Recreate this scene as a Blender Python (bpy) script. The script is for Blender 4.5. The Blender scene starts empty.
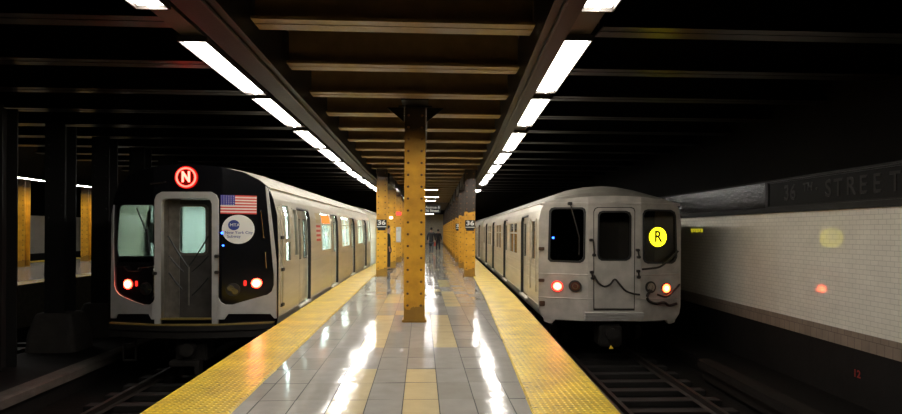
import bpy, bmesh, math, random
from mathutils import Vector, Matrix
random.seed(7)
R = math.radians
S = bpy.context.scene
COL = S.collection

# ------------------------------------------------------------------ camera, world, exposure
EYE = 1.62; FPX = 580.0; VPX = 422.0; HZ = 231.0      # eye height, focal length in px, axis vanishing point
cam_d = bpy.data.cameras.new('camera'); cam = bpy.data.objects.new('camera', cam_d); COL.objects.link(cam)
cam_d.sensor_width = 36; cam_d.lens = 36*FPX/902; cam_d.shift_y = 24/902; cam_d.clip_end = 300; cam_d.clip_start = .05
cam.matrix_world = (Matrix.Translation((0, 0, EYE)) @ Matrix.Rotation(-math.atan(29/FPX), 4, 'Z')
                    @ Matrix.Rotation(R(90), 4, 'X') @ Matrix.Rotation(R(0.3), 4, 'Z'))
S.camera = cam
w = bpy.data.worlds.new('world'); S.world = w; w.use_nodes = True
w.node_tree.nodes['Background'].inputs[0].default_value = (0.02, 0.018, 0.016, 1)
w.node_tree.nodes['Background'].inputs[1].default_value = 0.03
S.view_settings.view_transform = 'Standard'; S.view_settings.look = 'None'
S.view_settings.exposure = 0.45; S.view_settings.gamma = 1; S.view_settings.use_curve_mapping = False
TUBE = 72.0          # emission of the fluorescent fixtures

# ------------------------------------------------------------------ materials
MATS = {}
def mat(name, col, rough=.5, metal=0, noise=0, nscale=8, col2=None, bump=0, bscale=40, emit=None, es=0, coat=0, spec=.5, stretch=None):
    if name in MATS: return MATS[name]
    m = bpy.data.materials.new(name); m.use_nodes = True; MATS[name] = m
    nt = m.node_tree; b = nt.nodes['Principled BSDF']
    b.inputs['Base Color'].default_value = (*col, 1); b.inputs['Roughness'].default_value = rough
    b.inputs['Metallic'].default_value = metal; b.inputs['Coat Weight'].default_value = coat
    b.inputs['Specular IOR Level'].default_value = spec
    if emit:
        b.inputs['Emission Color'].default_value = (*emit, 1); b.inputs['Emission Strength'].default_value = es
    tc = nt.nodes.new('ShaderNodeTexCoord'); vec = tc.outputs['Object']
    if stretch:
        mp = nt.nodes.new('ShaderNodeMapping'); mp.inputs['Scale'].default_value = stretch
        nt.links.new(vec, mp.inputs['Vector']); vec = mp.outputs['Vector']
    if noise:
        n = nt.nodes.new('ShaderNodeTexNoise'); n.inputs['Scale'].default_value = nscale; n.inputs['Detail'].default_value = 6
        nt.links.new(vec, n.inputs['Vector'])
        r = nt.nodes.new('ShaderNodeValToRGB'); r.color_ramp.elements[0].position = .5-noise/2-.05; r.color_ramp.elements[1].position = .5+noise/2+.05
        c2 = col2 or tuple(c*.6 for c in col)
        r.color_ramp.elements[0].color = (*c2, 1); r.color_ramp.elements[1].color = (*col, 1)
        nt.links.new(n.outputs['Fac'], r.inputs['Fac']); nt.links.new(r.outputs['Color'], b.inputs['Base Color'])
    if bump:
        n = nt.nodes.new('ShaderNodeTexNoise'); n.inputs['Scale'].default_value = bscale; n.inputs['Detail'].default_value = 4
        nt.links.new(vec, n.inputs['Vector'])
        bp = nt.nodes.new('ShaderNodeBump'); bp.inputs['Strength'].default_value = bump; bp.inputs['Distance'].default_value = .01
        nt.links.new(n.outputs['Fac'], bp.inputs['Height']); nt.links.new(bp.outputs['Normal'], b.inputs['Normal'])
    return m
def emis(name, col, s):
    if name in MATS: return MATS[name]
    m = bpy.data.materials.new(name); m.use_nodes = True; MATS[name] = m
    nt = m.node_tree; nt.nodes.remove(nt.nodes['Principled BSDF'])
    e = nt.nodes.new('ShaderNodeEmission'); e.inputs[0].default_value = (*col, 1); e.inputs[1].default_value = s
    nt.links.new(e.outputs[0], nt.nodes['Material Output'].inputs[0]); return m
def glass(name, tint, refl=.12, rough=.03):
    if name in MATS: return MATS[name]
    m = bpy.data.materials.new(name); m.use_nodes = True; MATS[name] = m
    nt = m.node_tree; nt.nodes.remove(nt.nodes['Principled BSDF'])
    t = nt.nodes.new('ShaderNodeBsdfTransparent'); t.inputs[0].default_value = (*tint, 1)
    g = nt.nodes.new('ShaderNodeBsdfGlossy'); g.inputs['Roughness'].default_value = rough
    x = nt.nodes.new('ShaderNodeMixShader'); lw_ = nt.nodes.new('ShaderNodeLayerWeight'); lw_.inputs[0].default_value = .5
    p_ = nt.nodes.new('ShaderNodeMath'); p_.operation = 'POWER'; p_.inputs[1].default_value = 5; f = nt.nodes.new('ShaderNodeMath'); f.operation = 'MULTIPLY_ADD'
    f.inputs[1].default_value = .9; f.inputs[2].default_value = .04; nt.links.new(lw_.outputs['Facing'], p_.inputs[0]); nt.links.new(p_.outputs[0], f.inputs[0])
    nt.links.new(f.outputs[0], x.inputs[0]); nt.links.new(t.outputs[0], x.inputs[1]); nt.links.new(g.outputs[0], x.inputs[2])
    nt.links.new(x.outputs[0], nt.nodes['Material Output'].inputs[0]); return m

def tile_wall_mat(name, col, col2, mortar, bw, bh, rough=.12, axis='Y', bump=.35, offset=0, msize=.012, glaze_noise=.15, mottle=.5):
    m = bpy.data.materials.new(name); m.use_nodes = True; nt = m.node_tree; b = nt.nodes['Principled BSDF']
    tc = nt.nodes.new('ShaderNodeTexCoord'); sp = nt.nodes.new('ShaderNodeSeparateXYZ'); cb = nt.nodes.new('ShaderNodeCombineXYZ')
    nt.links.new(tc.outputs['Object'], sp.inputs[0]); nt.links.new(sp.outputs[axis], cb.inputs[0]); nt.links.new(sp.outputs['Z'], cb.inputs[1])
    br = nt.nodes.new('ShaderNodeTexBrick'); nt.links.new(cb.outputs[0], br.inputs['Vector'])
    br.inputs['Scale'].default_value = 1; br.inputs['Brick Width'].default_value = bw; br.inputs['Row Height'].default_value = bh
    br.inputs['Mortar Size'].default_value = msize; br.inputs['Mortar Smooth'].default_value = .3; br.offset = .5
    br.inputs['Color1'].default_value = (*col, 1); br.inputs['Color2'].default_value = (*col2, 1); br.inputs['Mortar'].default_value = (*mortar, 1)
    n = nt.nodes.new('ShaderNodeTexNoise'); n.inputs['Scale'].default_value = 3; n.inputs['Detail'].default_value = 6
    nt.links.new(cb.outputs[0], n.inputs['Vector'])
    mx = nt.nodes.new('ShaderNodeMix'); mx.data_type = 'RGBA'; mx.blend_type = 'MULTIPLY'; mx.inputs[0].default_value = mottle
    nt.links.new(br.outputs['Color'], mx.inputs[6]); nt.links.new(n.outputs['Fac'], mx.inputs[7]); nt.links.new(mx.outputs[2], b.inputs['Base Color'])
    b.inputs['Roughness'].default_value = rough
    n2 = nt.nodes.new('ShaderNodeTexNoise'); n2.inputs['Scale'].default_value = 14; nt.links.new(cb.outputs[0], n2.inputs['Vector'])
    ma = nt.nodes.new('ShaderNodeMath'); ma.operation = 'MULTIPLY_ADD'; ma.inputs[1].default_value = -1.0
    ms = nt.nodes.new('ShaderNodeMath'); ms.operation = 'MULTIPLY'; ms.inputs[1].default_value = glaze_noise
    nt.links.new(n2.outputs['Fac'], ms.inputs[0]); nt.links.new(br.outputs['Fac'], ma.inputs[0]); nt.links.new(ms.outputs[0], ma.inputs[2])
    bp = nt.nodes.new('ShaderNodeBump'); bp.inputs['Strength'].default_value = bump; bp.inputs['Distance'].default_value = .01
    nt.links.new(ma.outputs[0], bp.inputs['Height']); nt.links.new(bp.outputs['Normal'], b.inputs['Normal'])
    return m

def tactile_mat():
    m = bpy.data.materials.new('tactile_yellow'); m.use_nodes = True; nt = m.node_tree; b = nt.nodes['Principled BSDF']
    tc = nt.nodes.new('ShaderNodeTexCoord')
    n = nt.nodes.new('ShaderNodeTexNoise'); n.inputs['Scale'].default_value = 2.2; n.inputs['Detail'].default_value = 8; nt.links.new(tc.outputs['Object'], n.inputs[0])
    r = nt.nodes.new('ShaderNodeValToRGB'); e = r.color_ramp.elements; e[0].position = .3; e[0].color = (.62, .40, .02, 1); e[1].position = .65; e[1].color = (.95, .68, .03, 1)
    nt.links.new(n.outputs['Fac'], r.inputs[0])
    # dark scuffs
    n3 = nt.nodes.new('ShaderNodeTexNoise'); n3.inputs['Scale'].default_value = 30; n3.inputs['Detail'].default_value = 3
    mp = nt.nodes.new('ShaderNodeMapping'); mp.inputs['Scale'].default_value = (.6, 1.6, 1); nt.links.new(tc.outputs['Object'], mp.inputs[0]); nt.links.new(mp.outputs[0], n3.inputs[0])
    r3 = nt.nodes.new('ShaderNodeValToRGB'); e = r3.color_ramp.elements; e[0].position = .34; e[0].color = (.16, .1, .05, 1); e[1].position = .40; e[1].color = (1, 1, 1, 1)
    nt.links.new(n3.outputs['Fac'], r3.inputs[0])
    mx = nt.nodes.new('ShaderNodeMix'); mx.data_type = 'RGBA'; mx.blend_type = 'MULTIPLY'; mx.inputs[0].default_value = .85
    nt.links.new(r.outputs[0], mx.inputs[6]); nt.links.new(r3.outputs[0], mx.inputs[7])
    sp = nt.nodes.new('ShaderNodeSeparateXYZ'); nt.links.new(tc.outputs['Object'], sp.inputs[0])
    def mth(op, a, bb=None):
        q = nt.nodes.new('ShaderNodeMath'); q.operation = op
        for i, v in enumerate((a, bb)):
            if v is None: continue
            if isinstance(v, (int, float)): q.inputs[i].default_value = v
            else: nt.links.new(v, q.inputs[i])
        return q.outputs[0]
    def cell(o): return mth('SUBTRACT', mth('FRACT', mth('MULTIPLY', o, 1/.06)), .5)
    cx, cy = cell(sp.outputs[0]), cell(sp.outputs[1])
    d = mth('SQRT', mth('ADD', mth('MULTIPLY', cx, cx), mth('MULTIPLY', cy, cy)))
    dome = mth('MAXIMUM', mth('SUBTRACT', .3, d), 0)
    # joints between the panels
    j = mth('LESS_THAN', mth('FRACT', mth('MULTIPLY', sp.outputs[1], 1/.61)), .016)
    mj = nt.nodes.new('ShaderNodeMix'); mj.data_type = 'RGBA'; nt.links.new(mth('MULTIPLY', j, .6), mj.inputs[0]); nt.links.new(mx.outputs[2], mj.inputs[6]); mj.inputs[7].default_value = (.16, .1, .04, 1)
    g = nt.nodes.new('ShaderNodeMix'); g.data_type = 'RGBA'; g.blend_type = 'MULTIPLY'; nt.links.new(mth('MULTIPLY', mth('GREATER_THAN', d, .36), .35), g.inputs[0])
    nt.links.new(mj.outputs[2], g.inputs[6]); g.inputs[7].default_value = (.35, .25, .15, 1)
    nt.links.new(g.outputs[2], b.inputs['Base Color'])
    bp = nt.nodes.new('ShaderNodeBump'); bp.inputs['Strength'].default_value = .9; bp.inputs['Distance'].default_value = .02
    nt.links.new(dome, bp.inputs['Height']); nt.links.new(bp.outputs['Normal'], b.inputs['Normal'])
    b.inputs['Roughness'].default_value = .30
    return m

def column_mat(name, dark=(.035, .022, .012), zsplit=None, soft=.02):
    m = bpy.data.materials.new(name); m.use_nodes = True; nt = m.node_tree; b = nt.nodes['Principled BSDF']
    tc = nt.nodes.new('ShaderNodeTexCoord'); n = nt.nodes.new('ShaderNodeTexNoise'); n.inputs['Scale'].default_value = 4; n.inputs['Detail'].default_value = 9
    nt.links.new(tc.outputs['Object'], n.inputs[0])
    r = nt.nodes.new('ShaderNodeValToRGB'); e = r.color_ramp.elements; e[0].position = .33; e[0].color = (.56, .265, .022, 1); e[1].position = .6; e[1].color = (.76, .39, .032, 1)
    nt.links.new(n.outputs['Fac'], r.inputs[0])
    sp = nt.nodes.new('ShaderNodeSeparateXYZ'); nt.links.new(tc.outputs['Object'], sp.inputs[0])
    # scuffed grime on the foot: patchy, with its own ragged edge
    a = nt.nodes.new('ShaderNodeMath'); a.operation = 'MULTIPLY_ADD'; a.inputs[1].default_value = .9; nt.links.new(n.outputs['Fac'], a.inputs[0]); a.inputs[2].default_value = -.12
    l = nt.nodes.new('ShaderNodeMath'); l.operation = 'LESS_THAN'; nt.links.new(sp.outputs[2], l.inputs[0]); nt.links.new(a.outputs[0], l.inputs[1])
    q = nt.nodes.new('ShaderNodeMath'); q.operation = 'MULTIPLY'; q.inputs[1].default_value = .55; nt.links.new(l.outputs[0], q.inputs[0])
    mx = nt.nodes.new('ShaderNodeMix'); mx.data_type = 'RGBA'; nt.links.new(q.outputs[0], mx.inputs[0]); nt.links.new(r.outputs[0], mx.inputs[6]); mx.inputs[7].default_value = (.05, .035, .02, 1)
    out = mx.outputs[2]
    if zsplit:      # painted-in shade on the head, ragged edge; brown paint on the right row
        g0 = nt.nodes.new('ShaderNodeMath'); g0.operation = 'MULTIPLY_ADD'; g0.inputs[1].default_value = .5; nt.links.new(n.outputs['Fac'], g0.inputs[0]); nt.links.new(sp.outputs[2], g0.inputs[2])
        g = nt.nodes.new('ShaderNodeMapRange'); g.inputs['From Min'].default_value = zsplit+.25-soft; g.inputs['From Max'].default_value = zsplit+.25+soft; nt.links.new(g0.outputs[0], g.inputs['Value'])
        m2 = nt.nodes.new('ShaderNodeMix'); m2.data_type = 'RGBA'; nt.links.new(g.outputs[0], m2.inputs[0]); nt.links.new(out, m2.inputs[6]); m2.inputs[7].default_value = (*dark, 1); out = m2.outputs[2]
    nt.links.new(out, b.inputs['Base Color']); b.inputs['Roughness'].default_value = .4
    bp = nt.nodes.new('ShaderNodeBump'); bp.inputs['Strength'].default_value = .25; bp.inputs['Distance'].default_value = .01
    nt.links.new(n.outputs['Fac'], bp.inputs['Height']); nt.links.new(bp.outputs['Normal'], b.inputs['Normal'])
    return m

M = dict(
    roof_old=mat('roof_old', (.20, .18, .145), .6, noise=.5, nscale=4, col2=(.13, .115, .095), bump=.1, bscale=9),
    tube=emis('fluorescent_tube', (1, .96, .88), TUBE),
    diffuser=emis('fixture_reflector', (1, .95, .86), TUBE*.16),
    housing=mat('fixture_housing', (.05, .04, .033), .5),
    endcap=mat('fixture_end', (.25, .2, .14), .5),
    girder=mat('girder_paint', (.007, .0055, .0045), .45, spec=.2, noise=.3, nscale=5, bump=.2),
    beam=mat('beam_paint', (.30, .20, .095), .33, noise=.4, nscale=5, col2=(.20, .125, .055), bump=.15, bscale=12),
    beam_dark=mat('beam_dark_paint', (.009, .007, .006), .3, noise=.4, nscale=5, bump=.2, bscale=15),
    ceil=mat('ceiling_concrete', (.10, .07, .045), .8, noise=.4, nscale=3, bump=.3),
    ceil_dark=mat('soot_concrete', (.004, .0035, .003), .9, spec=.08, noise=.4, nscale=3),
    slab=mat('platform_concrete', (.13, .10, .08), .8, noise=.4, nscale=6, bump=.3),
    grout=mat('grout', (.05, .047, .042), .7),
    tg1=mat('tile_grey', (.44, .41, .37), .09, noise=.5, nscale=5, col2=(.36, .335, .30), bump=.22, bscale=7, spec=.25),
    tg2=mat('tile_grey_warm', (.39, .365, .325), .10, noise=.5, nscale=5, col2=(.33, .305, .27), bump=.22, bscale=7, spec=.25),
    tt1=mat('tile_tan', (.68, .56, .33), .1, noise=.5, nscale=5, col2=(.58, .47, .28), bump=.22, bscale=7, spec=.25),
    tactile=tactile_mat(),
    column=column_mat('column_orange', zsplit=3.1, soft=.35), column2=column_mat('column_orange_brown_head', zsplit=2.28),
    trackbed=mat('track_bed', (.008, .0065, .0055), .85, spec=.15, noise=.5, nscale=4, bump=.6, bscale=18),
    rail=mat('rail_steel', (.028, .021, .017), .6, metal=.4, noise=.4),
    sleeper=mat('sleeper_wood', (.011, .0085, .007), .8, noise=.5, nscale=9, bump=.3),
    pier=mat('pier_concrete', (.060, .052, .045), .85, noise=.5, nscale=4, bump=.6, bscale=14),
    darkcol=mat('soot_column', (.010, .009, .008), .7, noise=.4),
    ledge=mat('ledge_concrete', (.11, .095, .08), .8, noise=.5, nscale=6, bump=.4),
    steel=mat('stainless', (.74, .70, .59), .36, metal=.6, noise=.35, nscale=2.2, col2=(.60, .56, .46), bump=.05, bscale=6, stretch=(1, .25, 3)),
    steel_roof=mat('roof_steel', (.30, .27, .21), .6, metal=.1, noise=.4, nscale=5, col2=(.20, .18, .14), bump=.1, bscale=9),
    steel_r=mat('stainless_old', (.70, .65, .54), .33, metal=.65, noise=.35, nscale=2.2, col2=(.55, .5, .41), bump=.05, bscale=6, stretch=(1, .25, 3)),
    face_r=mat('face_enamel', (.56, .52, .46), .36, noise=.5, nscale=3.5, col2=(.30, .275, .24), bump=.06, bscale=8),
    mask=mat('grey_fibreglass', (.48, .46, .43), .4, noise=.4, nscale=5, col2=(.38, .36, .335)),
    gloss_black=mat('black_gloss', (.006, .006, .007), .12),
    rubber=mat('black_rubber', (.010, .010, .010), .5),
    dark_metal=mat('dark_metal', (.05, .045, .04), .5, metal=.5, noise=.4),
    under=mat('undercarriage', (.022, .019, .016), .6, metal=.3, noise=.4, bump=.3),
    chrome=mat('chrome', (.7, .68, .62), .15, metal=1),
    grey_door=mat('end_door_steel', (.12, .11, .10), .45, metal=.35, noise=.4, nscale=6),
    jamb=mat('end_door_jamb', (.32, .29, .25), .4, metal=.6, noise=.3),
    white=mat('white_vinyl', (.75, .73, .68), .4), blue=mat('logo_blue', (.02, .04, .22), .4),
    flag_red=mat('flag_red', (.6, .04, .03), .4), flag_white=mat('flag_white', (.8, .68, .6), .4), flag_blue=mat('flag_blue', (.03, .03, .25), .4),
    sign_black=mat('sign_black', (.008, .008, .008), .3), sign_white=mat('sign_white', (.8, .8, .78), .4),
    step=mat('sill_yellow', (.30, .20, .05), .5, noise=.5, nscale=20), sillp=mat('door_sill_plate', (.75, .7, .6), .35, metal=.4),
    headlamp=mat('headlamp_glass', (.22, .21, .19), .1, metal=.9), brownlens=mat('brown_lens', (.11, .03, .02), .15),
    orange_led=emis('led_orange', (1, .25, .05), 1.1),
    red_core=emis('tail_core', (1, .28, .18), 110), red_lens=emis('tail_red', (1, .03, .015), 22), red_small=emis('marker_red', (1, .03, .02), 1.2),
    orange_core=emis('tail_orange_core', (1, .2, .05), 22), orange_lens=emis('tail_orange', (1, .06, .015), 14),
    n_red=emis('route_red', (1, .05, .035), 7.0), n_white=emis('route_letter', (1, .07, .05), 9.0),
    r_yellow=emis('route_yellow', (.92, .80, .010), 3.2), r_black=mat('route_r_black', (.03, .025, .0), .5),
    glint_blue=emis('blue_glint_glow', (.03, .12, 1), 6),
    in_light=emis('saloon_light', (.85, 1, .97), 34.0), in_light_r=emis('saloon_light_dim', (1, .8, .45), 2.2),
    in_wall=mat('saloon_panel', (.55, .57, .53), .5), in_wall_r=mat('saloon_panel_tan', (.40, .28, .14), .5), in_dark=mat('cab_dark', (.012, .012, .012), .6),
    glass_n=glass('car_glass', (.9, .95, .95)), glass_ws=glass('windshield_glass', (.36, .41, .40)), glass_r=glass('car_glass_dark', (.35, .33, .28)), glass_d=glass('door_glass', (.5, .52, .5)),
    frieze=tile_wall_mat('frieze_mosaic', (.012, .010, .008), (.016, .013, .010), (.006, .005, .004), .03, .03, rough=.18, bump=.6, msize=.004, glaze_noise=1.0),
    wtile=tile_wall_mat('white_wall_tile', (.86, .81, .70), (.83, .78, .67), (.58, .54, .46), .152, .076, rough=.06, bump=.10, msize=.004, mottle=.22),
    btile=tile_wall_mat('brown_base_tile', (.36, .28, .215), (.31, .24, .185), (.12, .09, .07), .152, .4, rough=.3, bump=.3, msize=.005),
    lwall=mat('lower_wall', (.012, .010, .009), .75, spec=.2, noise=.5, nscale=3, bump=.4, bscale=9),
    letter=mat('frieze_letter', (.015, .012, .009), .45, spec=.15, noise=.5, nscale=30), ltrim=mat('frieze_border', (.009, .007, .0055), .5, spec=.15, noise=.3),
    graffiti=mat('red_paint', (.35, .03, .02), .6),
    green=mat('sign_yellow', (.6, .55, .02), .4),
)

# ------------------------------------------------------------------ helpers
def link(name, me, m=None, parent=None):
    o = bpy.data.objects.new(name, me); COL.objects.link(o)
    if m is not None:
        for q in (m if isinstance(m, (list, tuple)) else [m]): me.materials.append(q)
    if parent: o.parent = parent
    return o
def tag(o, label=None, cat=None, group=None, kind=None):
    if label: o['label'] = label
    if cat: o['category'] = cat
    if group: o['group'] = group
    if kind: o['kind'] = kind
    return o
def empty(name, loc=(0, 0, 0), rz=0, label=None, cat=None, group=None):
    o = bpy.data.objects.new(name, None); COL.objects.link(o); o.empty_display_size = .2
    o.location = loc; o.rotation_euler = (0, 0, rz); tag(o, label, cat, group); return o
def copy_tree(o, parent=None):
    c = o.copy(); COL.objects.link(c); c.parent = parent
    for ch in list(o.children): copy_tree(ch, c)
    return c
class MB:
    def __init__(s): s.v = []; s.f = []; s.mi = []
    def add(s, vs, fs, mi=0):
        b = len(s.v); s.v += [tuple(v) for v in vs]
        for f in fs: s.f.append([b+i for i in f]); s.mi.append(mi)
    def box(s, x0, x1, y0, y1, z0, z1, mi=0):
        vs = [(x, y, z) for z in (z0, z1) for y in (y0, y1) for x in (x0, x1)]
        s.add(vs, [(0, 2, 3, 1), (4, 5, 7, 6), (0, 1, 5, 4), (2, 6, 7, 3), (0, 4, 6, 2), (1, 3, 7, 5)], mi)
    def bevel_box(s, x0, x1, y0, y1, z0, z1, c=.01, mi=0):     # chamfered vertical and horizontal edges
        bm = bmesh.new(); vs = [bm.verts.new((x, y, z)) for z in (z0, z1) for y in (y0, y1) for x in (x0, x1)]
        for f in ((0, 2, 3, 1), (4, 5, 7, 6), (0, 1, 5, 4), (2, 6, 7, 3), (0, 4, 6, 2), (1, 3, 7, 5)): bm.faces.new([vs[i] for i in f])
        bmesh.ops.bevel(bm, geom=list(bm.edges), offset=c, segments=2, affect='EDGES')
        bm.verts.index_update(); s.add([v.co[:] for v in bm.verts], [[v.index for v in f.verts] for f in bm.faces], mi); bm.free()
    def loft(s, rings, closed=True, caps=True, mi=0):
        n = len(rings[0]); vs = [p for r in rings for p in r]; fs = []
        for k in range(len(rings)-1):
            for i in range(n if closed else n-1):
                j = (i+1) % n; fs.append((k*n+i, k*n+j, (k+1)*n+j, (k+1)*n+i))
        if caps and closed: fs.append(tuple(range(n))[::-1]); fs.append(tuple((len(rings)-1)*n+i for i in range(n)))
        s.add(vs, fs, mi)
    def tube(s, pts, r, n=8, mi=0, closed_ends=True):
        pts = [Vector(p) for p in pts]; rings = []
        up = Vector((0, 0, 1))
        for i, p in enumerate(pts):
            d = (pts[min(i+1, len(pts)-1)] - pts[max(i-1, 0)]).normalized()
            a = d.cross(up)
            if a.length < .05: a = d.cross(Vector((0, 1, 0)))
            a.normalize(); b = d.cross(a).normalized()
            rr = r[i] if isinstance(r, (list, tuple)) else r
            rings.append([p + (a*math.cos(t)+b*math.sin(t))*rr for t in [2*math.pi*k/n for k in range(n)]])
        s.loft(rings, True, closed_ends, mi)
    def disc(s, c, r, axis='Y', th=.02, n=28, mi=0, r1=None):   # a short cylinder / cone with axis
        c = Vector(c); r1 = r if r1 is None else r1; rings = []
        for off, rr in ((-th/2, r), (th/2, r1)):
            ring = []
            for k in range(n):
                t = 2*math.pi*k/n; u, v = math.cos(t)*rr, math.sin(t)*rr
                ring.append(c + (Vector((u, off, v)) if axis == 'Y' else Vector((off, u, v)) if axis == 'X' else Vector((u, v, off))))
            rings.append(ring)
        s.loft(rings, True, True, mi)
    def dome(s, c, r, d, n=8, mi=0):       # rivet head, d = outward direction
        c = Vector(c); d = Vector(d).normalized(); a = d.orthogonal().normalized(); b = d.cross(a)
        rings = [[c + (a*math.cos(2*math.pi*k/n)+b*math.sin(2*math.pi*k/n))*r*math.cos(t) + d*r*.7*math.sin(t) for k in range(n)] for t in (0, .6, 1.2)]
        s.loft(rings, True, True, mi)
    def build(s, name, m, parent=None, smooth=False, bevel=0):
        me = bpy.data.meshes.new(name); me.from_pydata(s.v, [], s.f); me.update()
        o = link(name, me, m, parent)
        for p, i in zip(me.polygons, s.mi): p.material_index = i; p.use_smooth = smooth
        bm = bmesh.new(); bm.from_mesh(me); bmesh.ops.recalc_face_normals(bm, faces=bm.faces); bm.to_mesh(me); bm.free()
        if bevel:
            b = o.modifiers.new('bevel', 'BEVEL'); b.width = bevel; b.segments = 2; b.limit_method = 'ANGLE'
        return o
def curve_mesh(cu):
    o = bpy.data.objects.new('tmp', cu); COL.objects.link(o)
    dg = bpy.context.evaluated_depsgraph_get(); me = bpy.data.meshes.new_from_object(o.evaluated_get(dg))
    bpy.data.objects.remove(o); me.materials.clear(); return me
def plate_mesh(loops, th):      # flat plate with holes: first loop outline, others holes
    cu = bpy.data.curves.new('plate', 'CURVE'); cu.dimensions = '2D'; cu.fill_mode = 'BOTH'; cu.extrude = th/2
    for lp in loops:
        sp = cu.splines.new('POLY'); sp.points.add(len(lp)-1)
        for p, q in zip(sp.points, lp): p.co = (q[0], q[1], 0, 1)
        sp.use_cyclic_u = True
    return curve_mesh(cu)
def text_mesh(txt, size, th=.004, align='CENTER', bold=0):
    cu = bpy.data.curves.new('text', 'FONT'); cu.body = txt; cu.size = size; cu.extrude = th/2; cu.offset = bold
    cu.align_x = align; cu.align_y = 'CENTER'; cu.resolution_u = 3
    return curve_mesh(cu)
def rrect(x0, x1, z0, z1, r, n=5):
    pts = []
    for cx, cz, a0 in ((x1-r, z1-r, 0), (x0+r, z1-r, 90), (x0+r, z0+r, 180), (x1-r, z0+r, 270)):
        for k in range(n+1):
            a = R(a0+90*k/n); pts.append((cx+r*math.cos(a), cz+r*math.sin(a)))
    return pts
def circ(x, z, r, n=28): return [(x+r*math.cos(2*math.pi*k/n), z+r*math.sin(2*math.pi*k/n)) for k in range(n)]
ORD = ['nearest', 'second', 'third', 'fourth', 'fifth', 'sixth', 'seventh', 'eighth', 'ninth', 'tenth', 'eleventh', 'twelfth', 'thirteenth', 'fourteenth', 'fifteenth',
       'sixteenth', 'seventeenth', 'eighteenth', 'nineteenth', 'twentieth', 'twenty-first', 'twenty-second', 'twenty-third', 'twenty-fourth', 'twenty-fifth', 'twenty-sixth', 'twenty-seventh', 'twenty-eighth', 'twenty-ninth', 'thirtieth']
def lerp_tab(tab, y):
    if y <= tab[0][0]: a, b = tab[0], tab[1]
    elif y >= tab[-1][0]: a, b = tab[-2], tab[-1]
    else:
        for a, b in zip(tab, tab[1:]):
            if a[0] <= y <= b[0]: break
    return a[1] + (b[1]-a[1])*(y-a[0])/(b[0]-a[0])
EDGE_R = [(0, 1.46), (5.2, 1.77), (9.1, 2.01), (14.6, 2.34), (20.4, 2.60), (34.8, 3.22), (60, 4.1), (90, 5.0)]
EDGE_L = [(0, -2.44), (9, -2.46), (20, -2.48), (30, -2.24), (60, -1.6), (90, -.9)]
def er(y): return lerp_tab(EDGE_R, y)
def el(y): return lerp_tab(EDGE_L, y)
YS = [1.2, 3, 5.2, 7, 9.1, 11.8, 14.6, 17.5, 20.4, 25, 30, 35, 42, 50, 60, 75]
YEND = 75

# ------------------------------------------------------------------ large structure
# platform slab
b = MB()
b.loft([[(el(y), y, -.012), (er(y), y, -.012), (er(y)-.02, y, -.32), (er(y)-.25, y, -.34), (er(y)-.3, y, -1.25), (el(y)+.3, y, -1.25), (el(y)+.25, y, -.34), (el(y)+.02, y, -.32)] for y in [-3]+YS])
b.build('platform_slab', M['slab'])['kind'] = 'structure'
# floor tiles
TW = .34; TL = .62
TAN = set()
lanes = {k: [] for k in range(-8, 12)}
# (lane, y from, y to) measured from lane 0 = the lane under the camera axis
for ln, y0, y1 in [(0, 2.5, 6.85), (-1, 6.5, 7.12), (-1, 7.74, 8.34), (0, 7.74, 8.34), (-2, 2.5, 6.85), (-2, 7.95, 11.3), (1, 7.95, 11.3),
                   (-1, 11.3, 11.9), (0, 11.3, 11.9), (-2, 12.6, 14.9), (-1, 12.6, 14.9), (2, 12.4, 15.6), (1, 15.6, 16.2), (0, 15.0, 15.6), (2, 16.8, 19.5), (-1, 16.2, 19),
                   (1, 19.5, 20.1), (0, 19.5, 20.1), (3, 20.7, 24), (0, 21, 24), (1, 24, 25), (2, 24, 25), (4, 25.5, 29), (1, 25.5, 29), (2, 29, 30), (3, 29, 30), (4, 31, 35), (1, 31, 35),
                   (2, 36, 37), (3, 36, 37), (5, 38, 43), (2, 38, 43), (5, 46, 52), (2, 46, 52)]:
    lanes[ln].append((y0, y1))
bt = MB()
x_edges = [-.172+TW*k for k in range(-5, 11)]
y = 1.24
while y < 70:
    y1 = y+TL
    for k in range(-5, 11):
        x0 = -.172+TW*k; x1 = x0+TW; ym = (y+y1)/2
        lo, hi = el(ym)+.70, er(ym)-.70
        if x1 < lo or x0 > hi: continue
        xa, xb = max(x0+.0045, lo), min(x1-.0045, hi)
        if xb-xa < .02: continue
        tan = any(a-.2 < y and y1 < c+.2 for a, c in lanes[k])
        mi = 2 if tan else random.choice((0, 0, 1))
        g1, g2 = random.uniform(-.0022, .0022), random.uniform(-.0034, .0034)
        bt.add([(xa, y+.0045, -g1-g2), (xb, y+.0045, g1-g2), (xb, y1-.0045, g1+g2), (xa, y1-.0045, g2-g1)], [(0, 1, 2, 3)], mi)
    y = y1
b = MB()
b.loft([[(el(y)+.66, y, -.007), (er(y)-.66, y, -.007), (er(y)-.66, y, -.011), (el(y)+.66, y, -.011)] for y in YS], mi=3)
bt.add(b.v, b.f, 3)
bt.build('floor', [M['tg1'], M['tg2'], M['tt1'], M['grout']])['kind'] = 'structure'
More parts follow.
